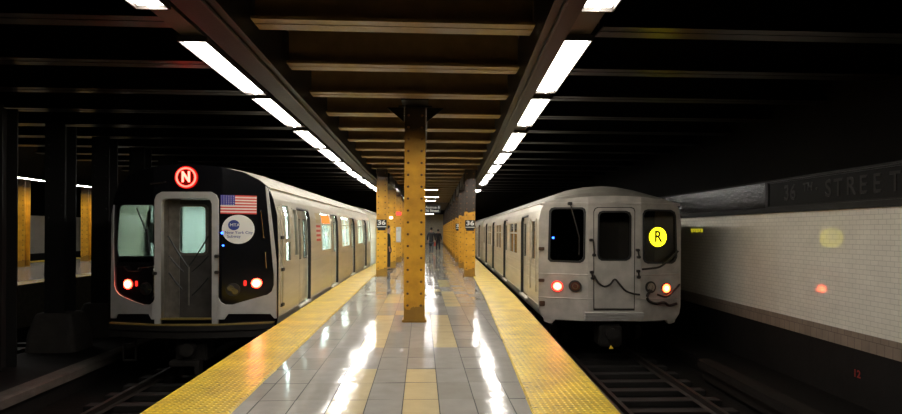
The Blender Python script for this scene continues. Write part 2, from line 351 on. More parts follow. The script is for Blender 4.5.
for nm, sgn, fn in (('trim_1', -1, el), ('trim_2', 1, er)):
    b = MB()
    b.loft([[(fn(y), y, .012), (fn(y)-sgn*.012, y, .02), (fn(y)-sgn*.76, y, .02), (fn(y)-sgn*.78, y, -.003), (fn(y)+sgn*.0, y, -.011)] for y in YS])
    b.build(nm, M['tactile'])['kind'] = 'structure'
    b = MB()    # worn rubbing board under the edge
    b.loft([[(fn(y), y, -.02), (fn(y)+sgn*.05, y, -.03), (fn(y)+sgn*.05, y, -.17), (fn(y), y, -.18)] for y in YS])
    b.build('trim_3' if sgn < 0 else 'trim_4', mat('rub_board', (.16, .085, .045), .7, noise=.5, nscale=9))['kind'] = 'structure'

ZT = -1.30   # track bed
b = MB(); b.box(-26, 8.5, -3, 110, ZT-.15, ZT); b.build('track_bed', M['trackbed'])['kind'] = 'structure'

# right wall, running very slightly outwards
WX = 6.70; WS = .03
def wx(y): return WX + WS*(y-8)
def wall_strip(name, z0, z1, x_out, m, ya=-3, yb=110, th=.3, sgn=1, fx=wx):
    b = MB(); b.loft([[(fx(y)-x_out, y, z0), (fx(y)-x_out, y, z1), (fx(y)+th, y, z1), (fx(y)+th, y, z0)] for y in (ya, yb)])
    o = b.build(name, m); o['kind'] = 'structure'; return o
wall_strip('wall_right', .09, 2.0, 0, M['wtile'])
wall_strip('baseboard_right', -.17, .09, .015, M['btile'])
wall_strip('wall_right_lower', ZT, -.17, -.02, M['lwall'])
wall_strip('trim_5', 2.0, 2.10, .05, M['ltrim'])
wall_strip('wall_right_frieze', 2.10, 2.60, .02, M['frieze'])
wall_strip('trim_6', 2.60, 2.635, .05, M['ltrim'])
wall_strip('wall_right_upper', 2.635, 4.4, 0, M['ceil_dark'])
wall_strip('ledge_right', ZT, -1.02, 1.0, M['trackbed'], th=-.02)

# ceiling slabs
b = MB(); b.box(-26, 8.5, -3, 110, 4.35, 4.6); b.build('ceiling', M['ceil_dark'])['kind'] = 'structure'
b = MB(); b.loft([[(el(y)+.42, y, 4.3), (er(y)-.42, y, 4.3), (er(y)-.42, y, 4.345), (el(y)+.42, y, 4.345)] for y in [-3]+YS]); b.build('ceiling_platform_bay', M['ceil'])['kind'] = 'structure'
# end and rear closures
b = MB(); b.box(-26, 8.5, 110, 110.3, ZT, 4.6); b.build('wall_back', M['ceil_dark'])['kind'] = 'structure'
b = MB(); b.box(-26, 8.5, -3.3, -3, ZT, 4.6); b.build('wall_front', M['ceil_dark'])['kind'] = 'structure'

b = MB(); b.box(el(76), er(76), 76, 76.3, -.02, 3.8); b.build('wall_platform_end', mat('end_wall', (.55, .48, .34), .5, noise=.4))['kind'] = 'structure'

# far left: the other platform with its wall
b = MB(); b.box(-19.4, -11.45, 8, 80, -.25, 0); b.box(-19.1, -11.75, 8, 80, ZT, -.25); b.build('far_platform_slab', mat('far_floor', (.30, .27, .22), .25, noise=.4))['kind'] = 'structure'
for i, (xa, xb) in enumerate(((-12.1, -11.44), (-19.41, -18.8))):
    b = MB(); b.box(xa, xb, 8, 80, .001, .02); b.build('trim_%d' % (7+i), M['tactile'])['kind'] = 'structure'
lw = lambda y: -23.0
b = MB(); b.box(-23.3, -23, -3, 110, .15, 2.4); b.build('wall_left', M['wtile'])['kind'] = 'structure'
b = MB(); b.box(-23.3, -23.02, -3, 110, ZT, .15); b.build('wall_left_lower', M['lwall'])['kind'] = 'structure'
b = MB(); b.box(-23.3, -22.98, -3, 110, 2.4, 4.4); b.build('wall_left_frieze', M['ceil_dark'])['kind'] = 'structure'
# raised bench between the local and express tracks
b = MB(); b.loft([[(-6.16, y, ZT), (-6.16, y, -.92), (-6.2, y, -.90), (-8.1, y, -.90), (-8.15, y, ZT)] for y in (-2, 40, 80)]); b.build('track_bench', M['lwall'])['kind'] = 'structure'
b = MB(); b.loft([[(-6.10, y, -1.02), (-6.10, y, -.89), (-6.14, y, -.87), (-6.40, y, -.87), (-6.40, y, -.89), (-6.157, y, -.89), (-6.157, y, -1.02)] for y in (-2, 40, 80)]); b.build('trim_9', M['ledge'])['kind'] = 'structure'

# ------------------------------------------------------------------ ceiling steel
def beam_mesh(x0, x1, zb=3.82, ft=.02, fw=.33, h=.48):
    b = MB(); b.box(x0, x1, -fw/2, fw/2, zb, zb+ft); b.box(x0, x1, -.012, .012, zb+ft, zb+h); b.box(x0, x1, -fw/2, -fw/2+.02, zb+ft, zb+ft+.015)
    b.box(x0, x1, -.03, .03, zb-.006, zb)
    return b
BY = [6.3+1.6*k for k in range(-4, 28)]
for i, y in enumerate([q for q in BY if q > 1.0][:28]):
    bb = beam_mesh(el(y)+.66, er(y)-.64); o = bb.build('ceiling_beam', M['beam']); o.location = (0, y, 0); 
    tag(o, 'tan painted steel beam crossing above the platform, %s from the camera' % ORD[i], 'beam', 'tan ceiling beams above the platform')
for i, y in enumerate([q for q in BY if q > 1.0][:20]):
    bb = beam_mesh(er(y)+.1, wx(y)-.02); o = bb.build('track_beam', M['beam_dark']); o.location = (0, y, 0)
    tag(o, 'dark steel beam above the right-hand track, %s from the camera' % ORD[i], 'beam', 'dark beams over the right track')
for i, y in enumerate([q for q in BY if q > 1.0][:20]):
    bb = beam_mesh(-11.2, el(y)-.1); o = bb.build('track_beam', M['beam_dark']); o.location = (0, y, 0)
    tag(o, 'dark steel beam above the left-hand tracks, %s from the camera' % ORD[i], 'beam', 'dark beams over the left tracks')
# longitudinal girders inside each row of lights
for nm, a, c, fn, lab in (('girder', .24, .64, el, 'left'), ('girder', -.62, -.34, er, 'right')):
    b = MB(); b.loft([[(fn(y)+a, y, 3.62), (fn(y)+c, y, 3.62), (fn(y)+c, y, 3.66), (fn(y)+c, y, 4.29), (fn(y)+a, y, 4.29), (fn(y)+a, y, 3.66)] for y in YS])
    o = b.build(nm, M['girder']); o['kind'] = 'structure'
    b = MB(); xo = c-.10 if a > 0 else a+.10
    b.tube([(fn(y)+xo, y, 3.60) for y in YS], .018, 6)
    o = b.build('conduit', M['dark_metal']); tag(o, 'thin conduit strapped under the long dark %s-hand girder' % lab, 'conduit')
    b = MB(); xo = (-.05 if a > 0 else -.16)
    b.loft([[(fn(y)+xo-.12, y, 3.73), (fn(y)+xo+.12, y, 3.73), (fn(y)+xo+.12, y, 3.80), (fn(y)+xo-.12, y, 3.80)] for y in YS])
    o = b.build('light_raceway', M['housing']); tag(o, 'continuous grey raceway carrying the %s row of ceiling lights' % lab, 'raceway')

# light fixtures
def fixture(x, y0, y1, slope, label, group, z=3.72, wd=.26, across=False):
    L = y1-y0; t = empty('ceiling_light', (x, y0, z), -math.atan(slope) if not across else -math.pi/2, label, 'ceiling light', group)
    b = MB(); h = wd/2
    b.loft([[(-h-.025, y, -.060), (-h-.025, y, .0), (h+.025, y, 0), (h+.025, y, -.060), (h+.012, y, -.060), (h+.012, y, -.012), (-h-.012, y, -.012), (-h-.012, y, -.060)] for y in (0, L)])  # side lips deepened below the diffuser to cut light off the upper wall
    b.box(-h-.03, h+.03, -.02, 0, -.06, 0); b.box(-h-.03, h+.03, L, L+.02, -.06, 0)
    b.build('housing', M['housing'], t)
    b = MB(); b.bevel_box(-h, h, .02, L-.02, -.035, -.014, .008); b.build('diffuser', M['diffuser'], t)
    b = MB(); b.tube([(0, .03, -.045), (0, L-.03, -.045)], .019, 8); b.build('fluorescent_tube', M['tube'], t)
    return t
FR = [(2.9, 5.3), (6.13, 8.47), (8.88, 11.2), (12.0, 14.7), (15.1, 17.5), (17.9, 20.3), (20.8, 23.2), (23.6, 25.6), (28.6, 30.2), (34.5, 36.2), (40, 42), (46, 48), (52, 54), (58, 60), (64, 66), (70, 72)]
FL = [(3.0, 5.5), (6.44, 8.88), (9.17, 11.6), (12.1, 14.6), (14.9, 17.3), (17.6, 20.0), (20.4, 22.8), (23.3, 25.7), (26.2, 28.6), (29.1, 31.5), (36, 38), (44, 46), (51, 53), (58, 60), (65, 67), (71, 73)]
for i, (a, c) in enumerate(FR):
    fixture(er(a)-.17, a, c, (er(c)-er(a))/(c-a), '%s glowing fluorescent fixture in the row above the right platform edge' % ORD[i], 'right row of fluorescent lights')
for i, (a, c) in enumerate(FL):
    fixture(el(a)-.05, a, c, (el(c)-el(a))/(c-a), '%s glowing fluorescent fixture in the row above the left platform edge' % ORD[i], 'left row of fluorescent lights')
for i, (y, x0) in enumerate(((28, -.85), (34, -.6), (38, -.7), (45, -.5), (52, -.4), (60, -.3), (68, -.2))):
    fixture(x0, y, y+1.6, 0, '%s crosswise fluorescent light hanging between the column rows' % ORD[i], 'crosswise lights down the platform', z=3.66, wd=.3, across=True)

# ------------------------------------------------------------------ columns
def column_mesh(h=3.8, w=.37, d=.34):
    b = MB()
    for s in (-1, 1): b.box(-w/2, w/2, s*d/2-.012, s*d/2+.012, .05, h)      # flange plates
    b.box(-.014, .014, -d/2, d/2, .05, h)                                     # web
    for sx in (-1, 1):
        for sy in (-1, 1): b.box(sx*.02, sx*.10, sy*(d/2-.025), sy*(d/2-.012), .05, h)
    for s in (-1, 1):
        z = .3
        while z < h-.1:
            for sx in (-1, 1): b.dome((sx*w*.32, s*(d/2+.012), z), .023, (0, s, 0), 8, 1)
            z += .21
    b.bevel_box(-w/2-.03, w/2+.03, -d/2-.03, d/2+.03, 0, .05, .012)
    return b
cm = column_mesh()
def column(x, y, label, m, proto=[None, None], group=None, idx=0):
    if proto[idx] is None: o = cm.build('platform_column', [m, mat('rivet_rust', (.13, .05, .012), .5)]); proto[idx] = o
    else: o = proto[idx].copy(); COL.objects.link(o)
    o.location = (x, y, 0.0)
    tag(o, label, 'column', group); return o
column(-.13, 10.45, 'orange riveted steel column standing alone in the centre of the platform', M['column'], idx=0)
CR = [20.7+4.7*k for k in range(12)]
for i, y in enumerate(CR):
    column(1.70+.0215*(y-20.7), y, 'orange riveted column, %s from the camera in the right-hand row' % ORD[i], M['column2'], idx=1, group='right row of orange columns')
for i, y in enumerate(CR):
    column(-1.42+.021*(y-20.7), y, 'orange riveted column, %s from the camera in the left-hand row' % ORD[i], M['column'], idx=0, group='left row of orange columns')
# girders carried by the columns
b = MB(); b.box(-.36, .10, 9.75, 19.6, 3.815, 4.28); b.box(-.42, .16, 10.2, 10.7, 3.8, 3.815)
for sx in (-1, 1):
    b.add([(-.13+sx*.2, 10.3, 3.8), (-.13+sx*.5, 10.3, 3.8), (-.13+sx*.2, 10.3, 3.55), (-.13+sx*.2, 10.33, 3.8), (-.13+sx*.5, 10.33, 3.8), (-.13+sx*.2, 10.33, 3.55)], [(0, 1, 2), (3, 5, 4), (0, 3, 4, 1), (1, 4, 5, 2), (2, 5, 3, 0)])
o = b.build('column_head_girder', M['girder']); tag(o, 'dark steel girder resting on the lone central column', 'girder')
for sx, lab, x0 in ((1, 'right', 1.70), (-1, 'left', -1.42)):
    b = MB(); b.loft([[(x0+.0215*(y-20.7)-.16, y, 3.4), (x0+.0215*(y-20.7)+.16, y, 3.4), (x0+.0215*(y-20.7)+.16, y, 3.8), (x0+.0215*(y-20.7)-.16, y, 3.8)] for y in (22, 64)])
    o = b.build('column_row_girder', M['girder']); tag(o, 'dark girder carried on top of the %s row of columns' % lab, 'girder')

def lump(b, txt, size, m, parent, loc, rot=(90, 0, 0), name='lettering', bold=0, sx=1, th=.004):
    me = text_mesh(txt, size, th, bold=bold); o = link(name, me, m, parent)
    o.location = loc; o.rotation_euler = tuple(R(a) for a in rot); o.scale = (sx, 1, 1); return o
def col_sign(x, y, label):
    t = empty('station_sign', (x, y-.205, 1.72), 0, label, 'sign', 'station number signs on columns')
    b = MB(); b.bevel_box(-.175, .175, -.012, .012, -.02, .29, .006); b.box(-.14, .14, -.010, .012, -.09, -.02); b.build('plate', M['sign_black'], t)
    lump(None, '36', .22, M['sign_white'], t, (0, -.015, .175), bold=.006, sx=1.3)
    b = MB(); b.box(-.165, .165, -.016, -.012, .025, .05); b.build('stripe', M['sign_white'], t)
col_sign(-1.42, 20.7, 'black sign with white 36 on the nearest column of the left row')
col_sign(1.70, 20.7, 'black sign with white 36 on the nearest column of the right row')
col_sign(1.70+.101*2, 30.1, 'black sign with white 36 on the third column of the right row')

# dark columns on concrete piers between the tracks
for i, y in enumerate((10.77, 12.56, 14.25, 16.0, 17.7, 19.4, 21.1, 22.8)):
    x = -7.57
    t = empty('track_column', (x, y, -.90 if i else -.899), 0, 'soot-black steel column %s between the tracks, %s from the camera' % ('on a concrete pier' if i else 'without a pier', ORD[i]), 'column', 'soot-black columns between the tracks')
    b = MB()
    for s in (-1, 1): b.box(-.2, .2, s*.19-.012, s*.19+.012, .75 if i else .0, 4.7)
    b.box(-.015, .015, -.19, .19, .75 if i else .0, 4.7)
    for s in (-1, 1):
        for z in [1+.25*k for k in range(14)]:
            for q in (-1, 1): b.dome((q*.13, s*.202, z), .022, (0, s, 0), 6)
    b.build('shaft', M['darkcol'], t)
    b = MB(); rings = []
    for z, k in ((0, .50), (.35, .47), (.62, .40), (.74, .36), (.78, .33)):
        rings.append([(px*k/.5, py*k/.5*.8, z) for px, py in rrect(-.5, .5, -.5, .5, .12, 3)])
    b.loft(rings)
    if i: b.build('pier', M['pier'], t, smooth=False)

# far platform columns and light strips
for i, (x, y) in enumerate(((-16.9, 25.47), (-16.9, 30.15), (-16.9, 34.8), (-16.9, 39.5), (-16.9, 20.8))):
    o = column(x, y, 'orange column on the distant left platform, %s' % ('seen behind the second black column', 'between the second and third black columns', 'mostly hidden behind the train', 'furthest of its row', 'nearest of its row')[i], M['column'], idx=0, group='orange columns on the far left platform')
for i, (x, y) in enumerate(((-16.0, 15.6), (-16.0, 19.6), (-16.0, 23.6), (-16.0, 27.6), (-16.0, 31.6))):
    fixture(x, y, y+2.44, 0, '%s fluorescent light over the distant left platform edge' % ORD[i], 'lights over the far left platform', z=3.7)

# rails, third rail, sleepers
def track(cx, s, ya, yb, lab, y0=12):
    f = lambda y: cx + s*(y-y0)
    for q, side in ((-.72, 'left'), (.72, 'right')):
        b = MB(); b.loft([[(f(y)+q-.07, y, ZT+.10), (f(y)+q+.07, y, ZT+.10), (f(y)+q+.02, y, ZT+.13), (f(y)+q+.035, y, ZT+.22), (f(y)+q-.035, y, ZT+.22), (f(y)+q-.02, y, ZT+.13)] for y in (ya, yb)])
        o = b.build('rail', M['rail']); tag(o, '%s steel running rail of the %s' % (side, lab), 'rail')
    return f
fN = track(-4.2, .006, -2, 60, 'track under the left train')
fR = track(4.0, .045, -2, 45, 'track under the right train')
fE = track(-9.7, 0, -2, 80, 'empty express track behind the black columns')
bs = MB(); bs.bevel_box(-1.15, 1.15, -.11, .11, ZT+.001, ZT+.10, .01)
sl = bs.build('sleeper', M['sleeper']); first = True
for f, lab, grp, ys in ((fR, 'dark timber sleeper under the rails in front of the right train', 'sleepers of the right track', [4.2+.6*k for k in range(16)]),
                        (fN, 'dark timber sleeper under the rails in front of the left train', 'sleepers of the left track', [4.2+.6*k for k in range(14)]),
                        (fE, 'dark timber sleeper of the empty express track on the far left', 'sleepers of the express track', [10+.6*k for k in range(22)])):
    for y in ys:
        o = sl if first else sl.copy()
        if not first: COL.objects.link(o)
        first = False
        o.location = (f(y), y, 0); tag(o, lab, 'sleeper', grp)
b = MB(); b.loft([[(5.5+.045*(y-12)-.1, y, -1.0), (5.5+.045*(y-12)-.1, y, -.85), (5.5+.045*(y-12)+.16, y, -.83), (5.5+.045*(y-12)+.16, y, -.86), (5.5+.045*(y-12)-.06, y, -.88), (5.5+.045*(y-12)-.06, y, -1.0)] for y in (-2, 11)])
b.loft([[(5.53+.045*(y-12)-.05, y, ZT+.101), (5.53+.045*(y-12)+.05, y, ZT), (5.53+.045*(y-12)+.05, y, -.98), (5.53+.045*(y-12)-.05, y, -.98)] for y in (-2, 11)])
o = b.build('third_rail', M['ledge']); o.data.materials[0] = mat('rail_cover', (.014, .011, .009), .8, spec=.1, noise=.4); tag(o, 'covered power rail beside the wall along the right track', 'power rail')

# ------------------------------------------------------------------ writing and marks on the right wall
def on_wall(me, m, y, z, name, parent=None, out=.024):
    o = link(name, me, m, parent); o.rotation_euler = (R(90), 0, R(-90)-math.atan(WS)); o.location = (wx(y)-out, y, z); return o
t = empty('name_tablet', (wx(9.2), 9.2, 2.1), 0, 'dark mosaic station name tablet reading 36TH STREET above the white tiles', 'sign')
def tab(me, m, y, z, name, out, sx=1):
    o = link(name, me, m, t); o.rotation_euler = (R(90), 0, R(-90)-math.atan(WS)); o.location = (wx(y)-out-wx(9.2), y-9.2, z-2.1); o.scale = (sx, 1, 1); return o
b = MB()
b2 = MB(); b2.loft([[(wx(y)-.027-wx(9.2), y-9.2, .0), (wx(y)-.027-wx(9.2), y-9.2, .498), (wx(y)-.021-wx(9.2), y-9.2, .498), (wx(y)-.021-wx(9.2), y-9.2, .0)] for y in (6.6, 11.1)])
b2.build('tablet_ground', mat('tablet_black', (.004, .0035, .003), .6, spec=.12), t)
for (ya, yb, za, zb) in ((6.6, 11.0, 2.105, 2.13), (6.6, 11.0, 2.57, 2.595), (10.99, 11.1, 2.105, 2.595), (6.5, 6.6, 2.105, 2.595)):
    b.loft([[(wx(y)-.045-wx(9.2), y-9.2, za-2.1), (wx(y)-.045-wx(9.2), y-9.2, zb-2.1), (wx(y)-.021-wx(9.2), y-9.2, zb-2.1), (wx(y)-.021-wx(9.2), y-9.2, za-2.1)] for y in (ya, yb)])
b.build('border', M['ltrim'], t)
for txt, y, size, z, sx in (('36', 10.32, .40, 2.345, .95), ('TH', 9.80, .20, 2.42, 1.0), ('.', 9.57, .3, 2.45, 1.1), ('S', 9.27, .40, 2.345, .9), ('T', 9.03, .40, 2.345, .85), ('R', 8.74, .40, 2.345, .9), ('E', 8.48, .40, 2.345, .85), ('E', 8.20, .40, 2.345, .85), ('T', 7.86, .40, 2.345, .85)):
    tab(text_mesh(txt, size, .008, bold=.004), M['letter'], y, z, 'letter', .032, sx)
o = on_wall(text_mesh('12', .16, .004, bold=.003), M['graffiti'], 8.65, -.56, 'painted_number', out=-.012); tag(o, 'small red painted number 12 on the dark lower wall', 'number')
b = MB()
for k in range(5): b.box(-.004, 0, -.30+.13*k, -.22+.13*k, -.04+.01*(k % 2), .04); b.box(-.004, 0, -.30+.13*k, -.19+.13*k, .03, .05)
o = b.build('wall_dashes', emis('dashes_yellow', (.85, .75, .03), .35)); o.location = (wx(14.2)-.01, 14.2, 1.66); tag(o, 'small glowing yellow dashes on the wall just right of the R train', 'sign')  # row of yellow dashes that glow by themselves

# ------------------------------------------------------------------ subway cars
def smooth_path(p, n=5):
    out = []; P = [p[0]]+list(p)+[p[-1]]
    for i in range(1, len(P)-2):
        a, b, c, d = [Vector(q) for q in P[i-1:i+3]]
        for k in range(n):
            u = k/n; out.append(.5*((2*b)+(c-a)*u+(2*a-5*b+4*c-d)*u*u+(3*b-a-3*c+d)*u**3))
    return out+[Vector(p[-1])]
class Face:
    """turns measured points of a train's front into metres in the car's own frame"""
    def __init__(s, cx, y0, slope, half, d, x0): s.cx, s.y0, s.s, s.half, s.d, s.x0 = cx, y0, slope, half, d, x0
    def yb(s, x): return 0 if abs(x) <= s.x0 else s.d*(abs(x)-s.x0)/(s.half-s.x0)
    def pt(s, px, py):
        c = 1/math.hypot(1, 29/FPX); sn = c*29/FPX; r = R(.3); a, b = px-451, py-HZ
        a, b = (a*math.cos(r)+b*math.sin(r))/FPX, (-a*math.sin(r)+b*math.cos(r))/FPX
        x = 0
        for _ in range(14):
            yb = s.yb(x); Y = s.y0+yb-s.s*x; x = (a*c+sn)/(c-a*sn)*Y - s.cx - s.s*yb
        Y = s.y0+s.yb(x)-s.s*x
        return (x, EYE-b*Y/(c-a*sn))
    def pt_set_back(s, px, py, dp):
        q = Face(s.cx, s.y0+dp, s.s, s.half, 0, 9); return q.pt(px, py)
    def pts(s, l): return [s.pt(*p) for p in l]
    def place(s, me, out):       # plate in the xy plane -> on the front, pushed out towards the viewer
        bm = bmesh.new(); bm.from_mesh(me)
        for c in (-s.x0, s.x0):
            bmesh.ops.bisect_plane(bm, geom=list(bm.verts)+list(bm.edges)+list(bm.faces), plane_co=(c, 0, 0), plane_no=(1, 0, 0))
        for v in bm.verts:
            x, z, t = v.co.x, v.co.y, v.co.z; v.co = (x, s.yb(x)-out-t, z)
        bmesh.ops.recalc_face_normals(bm, faces=bm.faces); bm.to_mesh(me); bm.free(); return me
    def plate(s, name, loops, th, out, m, parent):
        me = s.place(plate_mesh(loops, th), out); return link(name, me, m, parent)
    def text(s, name, txt, size, x, z, out, m, parent, bold=0, sx=1, th=.006):
        me = text_mesh(txt, size, th, bold=bold)
        for v in me.vertices: v.co.x = v.co.x*sx+x; v.co.y += z
        return link(name, s.place(me, out), m, parent)

def prof_x(prof, z):
    for a, b in zip(prof, prof[1:]):
        if a[1] <= z <= b[1]: return a[0]+(b[0]-a[0])*(z-a[1])/(b[1]-a[1])
    return prof[-1][0] if z > prof[-1][1] else prof[0][0]
def side_panel(b, prof, s, ya, yb, za, zb, holes, inset=0, th=.04, bow=0):
    ys = sorted({ya, yb, *[q for h in holes for q in h[:2] if ya < q < yb]}); zs = sorted({za, zb, *[q for h in holes for q in h[2:] if za < q < zb], *[p[1] for p in prof if za < p[1] < zb]})
    for y0, y1 in zip(ys, ys[1:]):
        for z0, z1 in zip(zs, zs[1:]):
            ym, zm = (y0+y1)/2, (z0+z1)/2
            if any(h[0] < ym < h[1] and h[2] < zm < h[3] for h in holes): continue
            xa, xb = prof_x(prof, z0)-inset, prof_x(prof, z1)-inset
            vs = [(s*xa, y0, z0), (s*xa, y1, z0), (s*xb, y1, z1), (s*xb, y0, z1), (s*(xa-th), y0, z0), (s*(xa-th), y1, z0), (s*(xb-th), y1, z1), (s*(xb-th), y0, z1)]
            b.add(vs, [(0, 1, 2, 3), (4, 7, 6, 5), (0, 4, 5, 1), (3, 2, 6, 7), (0, 3, 7, 4), (1, 5, 6, 2)])
def frame_on_side(prof, s, y0, y1, z0, z1, w=.035, out=.012, depth=.05):
    b = MB(); big = (y0-w, y1+w, z0-w, z1+w)
    side_panel(b, prof, s, big[0], big[1], big[2], big[3], [(y0, y1, z0, z1)], inset=-out, th=depth)
    return b

def make_car(t, P, front):
    s = P['side']; prof, roof = P['prof'], P['roof']; L = P['L']; st = P['steel']; ys = P['ys']
    doors = P['doors']; wins = P['wins']; dz = P['dz']; dw = .64
    holes = [(c-dw, c+dw, dz[0], dz[1]) for c in doors]+[w[:4] for w in wins]
    b = MB(); side_panel(b, prof, s, ys, L, prof[0][1], prof[-1][1], holes)
    side_panel(b, prof, -s, ys, L, prof[0][1], prof[-1][1], [])
    b.build('body', st, t)
    # roof lofted, low at the front
    b = MB(); rows = []
    half = [(x, z) for x, z in roof]
    ez = roof[0][1]
    for y, k in P['roof_front']+[(L-.4, 1), (L, .75)]:
        k0 = k if (front or y > 2) else 1
        ring = [(x, y, ez+(z-ez)*k0) for x, z in half]+[(-x, y, ez+(z-ez)*k0) for x, z in half[-2::-1]]
        ring = ring+[(p[0]*.96, p[1], p[2]-.05) for p in ring[::-1]]
        rows.append(ring)
    b.loft(rows); b.build('roof', P['roofm'], t, smooth=False)
    b = MB(); e = prof[-1]
    for q in (-1, 1): b.loft([[(q*(e[0]+.0), y, e[1]-.02), (q*(e[0]+.025), y, e[1]-.005), (q*(e[0]+.02), y, e[1]+.015), (q*(e[0]-.02), y, e[1]+.01)] for y in (ys, L)])
    b.build('gutter', P['steel'], t)
    if not front:
        pp = list(prof)+[(x_, ez+(z_-ez)*.8) for x_, z_ in roof[1:]]; ring = pp+[(-x_, z_) for x_, z_ in pp[-2::-1]]
        b = MB(); b.loft([[(x_, yy_, z_) for x_, z_ in ring] for yy_ in (.28, .34)]); b.build('end_wall', st, t)
        me = plate_mesh([rrect(-.42, .42, .02, 2.0, .06), rrect(-.25, .25, 1.1, 1.8, .06)], .03); me.transform(Matrix.Translation((0, .26, 0)) @ Matrix.Rotation(R(90), 4, 'X')); link('end_door', me, M['grey_door'], t)
    # interior
    b = MB(); x = prof_x(prof, 1)-.12
    b.box(-x, x, .5, L-.05, -.06, 0); b.box(-s*x-.01, -s*x+.01, 1.6, L-.05, 0, 2.15); b.box(-x+.02, x-.02, L-.1, L-.05, 0, 2.2)
    b.box(-x, x, 1.6, L-.05, 2.18, 2.2)
    b.build('interior_lining', P['inwall'], t)
    b = MB()
    for q in (-.55, .55): b.box(q-.12, q+.12, 2.2, L-.8, 2.13, 2.165)
    b.build('interior_light', P['inlight'], t)
    for k in range(9):
        y = 2.6+k*1.9; b = MB()
        if y < L-1: b.tube([(.35*(-1)**k, y, .02), (.35*(-1)**k, y, 2.14)], .018, 6); b.build('grab_pole', M['chrome'], t)
    # doors
    for c in doors:
        for q in (-1, 1):
            y0, y1 = (c-dw, c-.006) if q < 0 else (c+.006, c+dw)
            b = MB(); wy0, wy1 = (y0+y1)/2-.17, (y0+y1)/2+.17
            side_panel(b, prof, s, y0, y1, dz[0]+.01, dz[1]-.01, [(wy0, wy1, P['dwz'][0], P['dwz'][1])], inset=.075, th=.035)
            leaf = b.build('passenger_door', P['doorsteel'], t)
            b = MB(); side_panel(b, prof, s, wy0, wy1, *P['dwz'], [], inset=.09, th=.006); b.build('pane', M['glass_d'], leaf)
            b = frame_on_side(prof, s, wy0, wy1, *P['dwz'], w=.02, out=-.07, depth=.01); b.build('gasket', M['rubber'], leaf)
        b = MB()
        side_panel(b, prof, s, c-dw-.012, c+dw+.012, dz[0], dz[1]+.03, [(c-dw+.01, c+dw-.01, dz[0], dz[1]-.02)], inset=.0, th=.072)
        b.build('door_frame', M['rubber'], t)
        b = MB(); xx = prof_x(prof, .02); b.bevel_box(*(sorted((s*(xx-.05), s*(xx+.05)))), c-dw, c+dw, -.06, -.005, .01); b.build('door_sill', M['sillp'], t)
    for wv in wins:
        y0, y1, z0, z1 = wv[:4]; b = frame_on_side(prof, s, y0, y1, z0, z1, w=.03)
        if wv[4] == 'split': b2 = MB(); side_panel(b, prof, s, y0, y1, z1-.30, z1-.26, [], inset=-.01, th=.04)
        if y1-y0 > 1.5: side_panel(b, prof, s, (y0+y1)/2-.03, (y0+y1)/2+.03, z0, z1, [], inset=-.01, th=.04)
        f = b.build('window_frame', P['wframe'], t)
        b = MB(); side_panel(b, prof, s, y0, y1, z0, z1, [], inset=.02, th=.006); b.build('pane', P['glass'], f)
        if len(wv) > 5:
            b = MB(); side_panel(b, prof, s, y0+.06, y1-.06, z1-.25, z1-.03, [], inset=-.002, th=.03); b.build('side_sign', M['orange_led'], f)
    # ribs
    for z in P['ribs']:
        b = MB(); segs = []; cur = ys
        for c in doors: segs.append((cur, c-dw-.02)); cur = c+dw+.02
        segs.append((cur, L))
        for ya, yb in segs: side_panel(b, prof, s, ya, yb, z-.012, z+.012, [], inset=-.012, th=.02)
        b.build('side_rib', st, t)
    # undercarriage
    for ty in (2.9, L-2.9):
        b = MB()
        for q in (-1, 1):
            b.bevel_box(q*.98-.07, q*.98+.07, ty-1.5, ty+1.5, -.85, -.55, .03)
            for w_ in (-1, 1): b.bevel_box(q*.98-.1, q*.98+.1, ty+w_*1.05-.16, ty+w_*1.05+.16, -.93, -.62, .03)
        b.box(-.95, .95, ty-.18, ty+.18, -.8, -.5)
        tr = b.build('truck_frame', M['under'], t)
        for w_ in (-1, 1):
            b = MB(); b.disc((0, ty+w_*1.05, -.65), .06, 'X', 1.6, 10)
            for q in (-1, 1): b.disc((q*.72, ty+w_*1.05, -.65), .39, 'X', .12, 24); b.disc((q*.66, ty+w_*1.05, -.65), .415, 'X', .03, 24)
            b.build('wheelset', M['under'], tr)
    b = MB(); b.bevel_box(-1.1, 1.1, 5.5, L-5.5, -.8, -.32, .04); b.bevel_box(-1.2, 1.2, .45, L-.3, -.32, -.2, .02); b.build('underfloor_equipment', M['under'], t)

# ---- left train: newer car
NF = Face(-4.16, 10.55, .006, 1.52, .30, .60)
PN = dict(roofm=M['steel_roof'], side=1, L=18.3, ys=.30, prof=[(1.42, -.26), (1.49, -.14), (1.52, .05), (1.52, 1.25), (1.49, 1.9), (1.42, 2.2), (1.34, 2.40)],
          roof=[(1.34, 2.40), (1.18, 2.56), (.92, 2.71), (.5, 2.81), (0, 2.85)], roof_front=[(.30, .86), (.8, .97), (1.4, 1)],
          steel=M['steel'], doorsteel=M['steel'], doors=[2.7, 7.05, 11.35, 15.75], dz=(0, 2.08), dwz=(1.0, 1.85), ribs=[.92, .02],
          wins=[(.85, 1.25, 1.45, 2.1, 'one'), (.85, 1.25, 1.02, 1.38, 'one'), (1.62, 1.92, 1.1, 2.05, 'one'), (4.8, 6.2, 1.1, 2.06, 'split', 1), (8.5, 10.2, 1.1, 2.06, 'split'), (12.9, 14.5, 1.1, 2.06, 'split'), (17.0, 17.7, 1.1, 2.06, 'one')],
          wframe=M['steel'], glass=M['glass_n'], inwall=M['in_wall'], inlight=M['in_light'])
tN = empty('subway_car', (-4.16, 10.55, 0), -math.atan(.006), 'silver subway car with black front, red N sign and American flag decal, left track', 'train')
make_car(tN, PN, True)
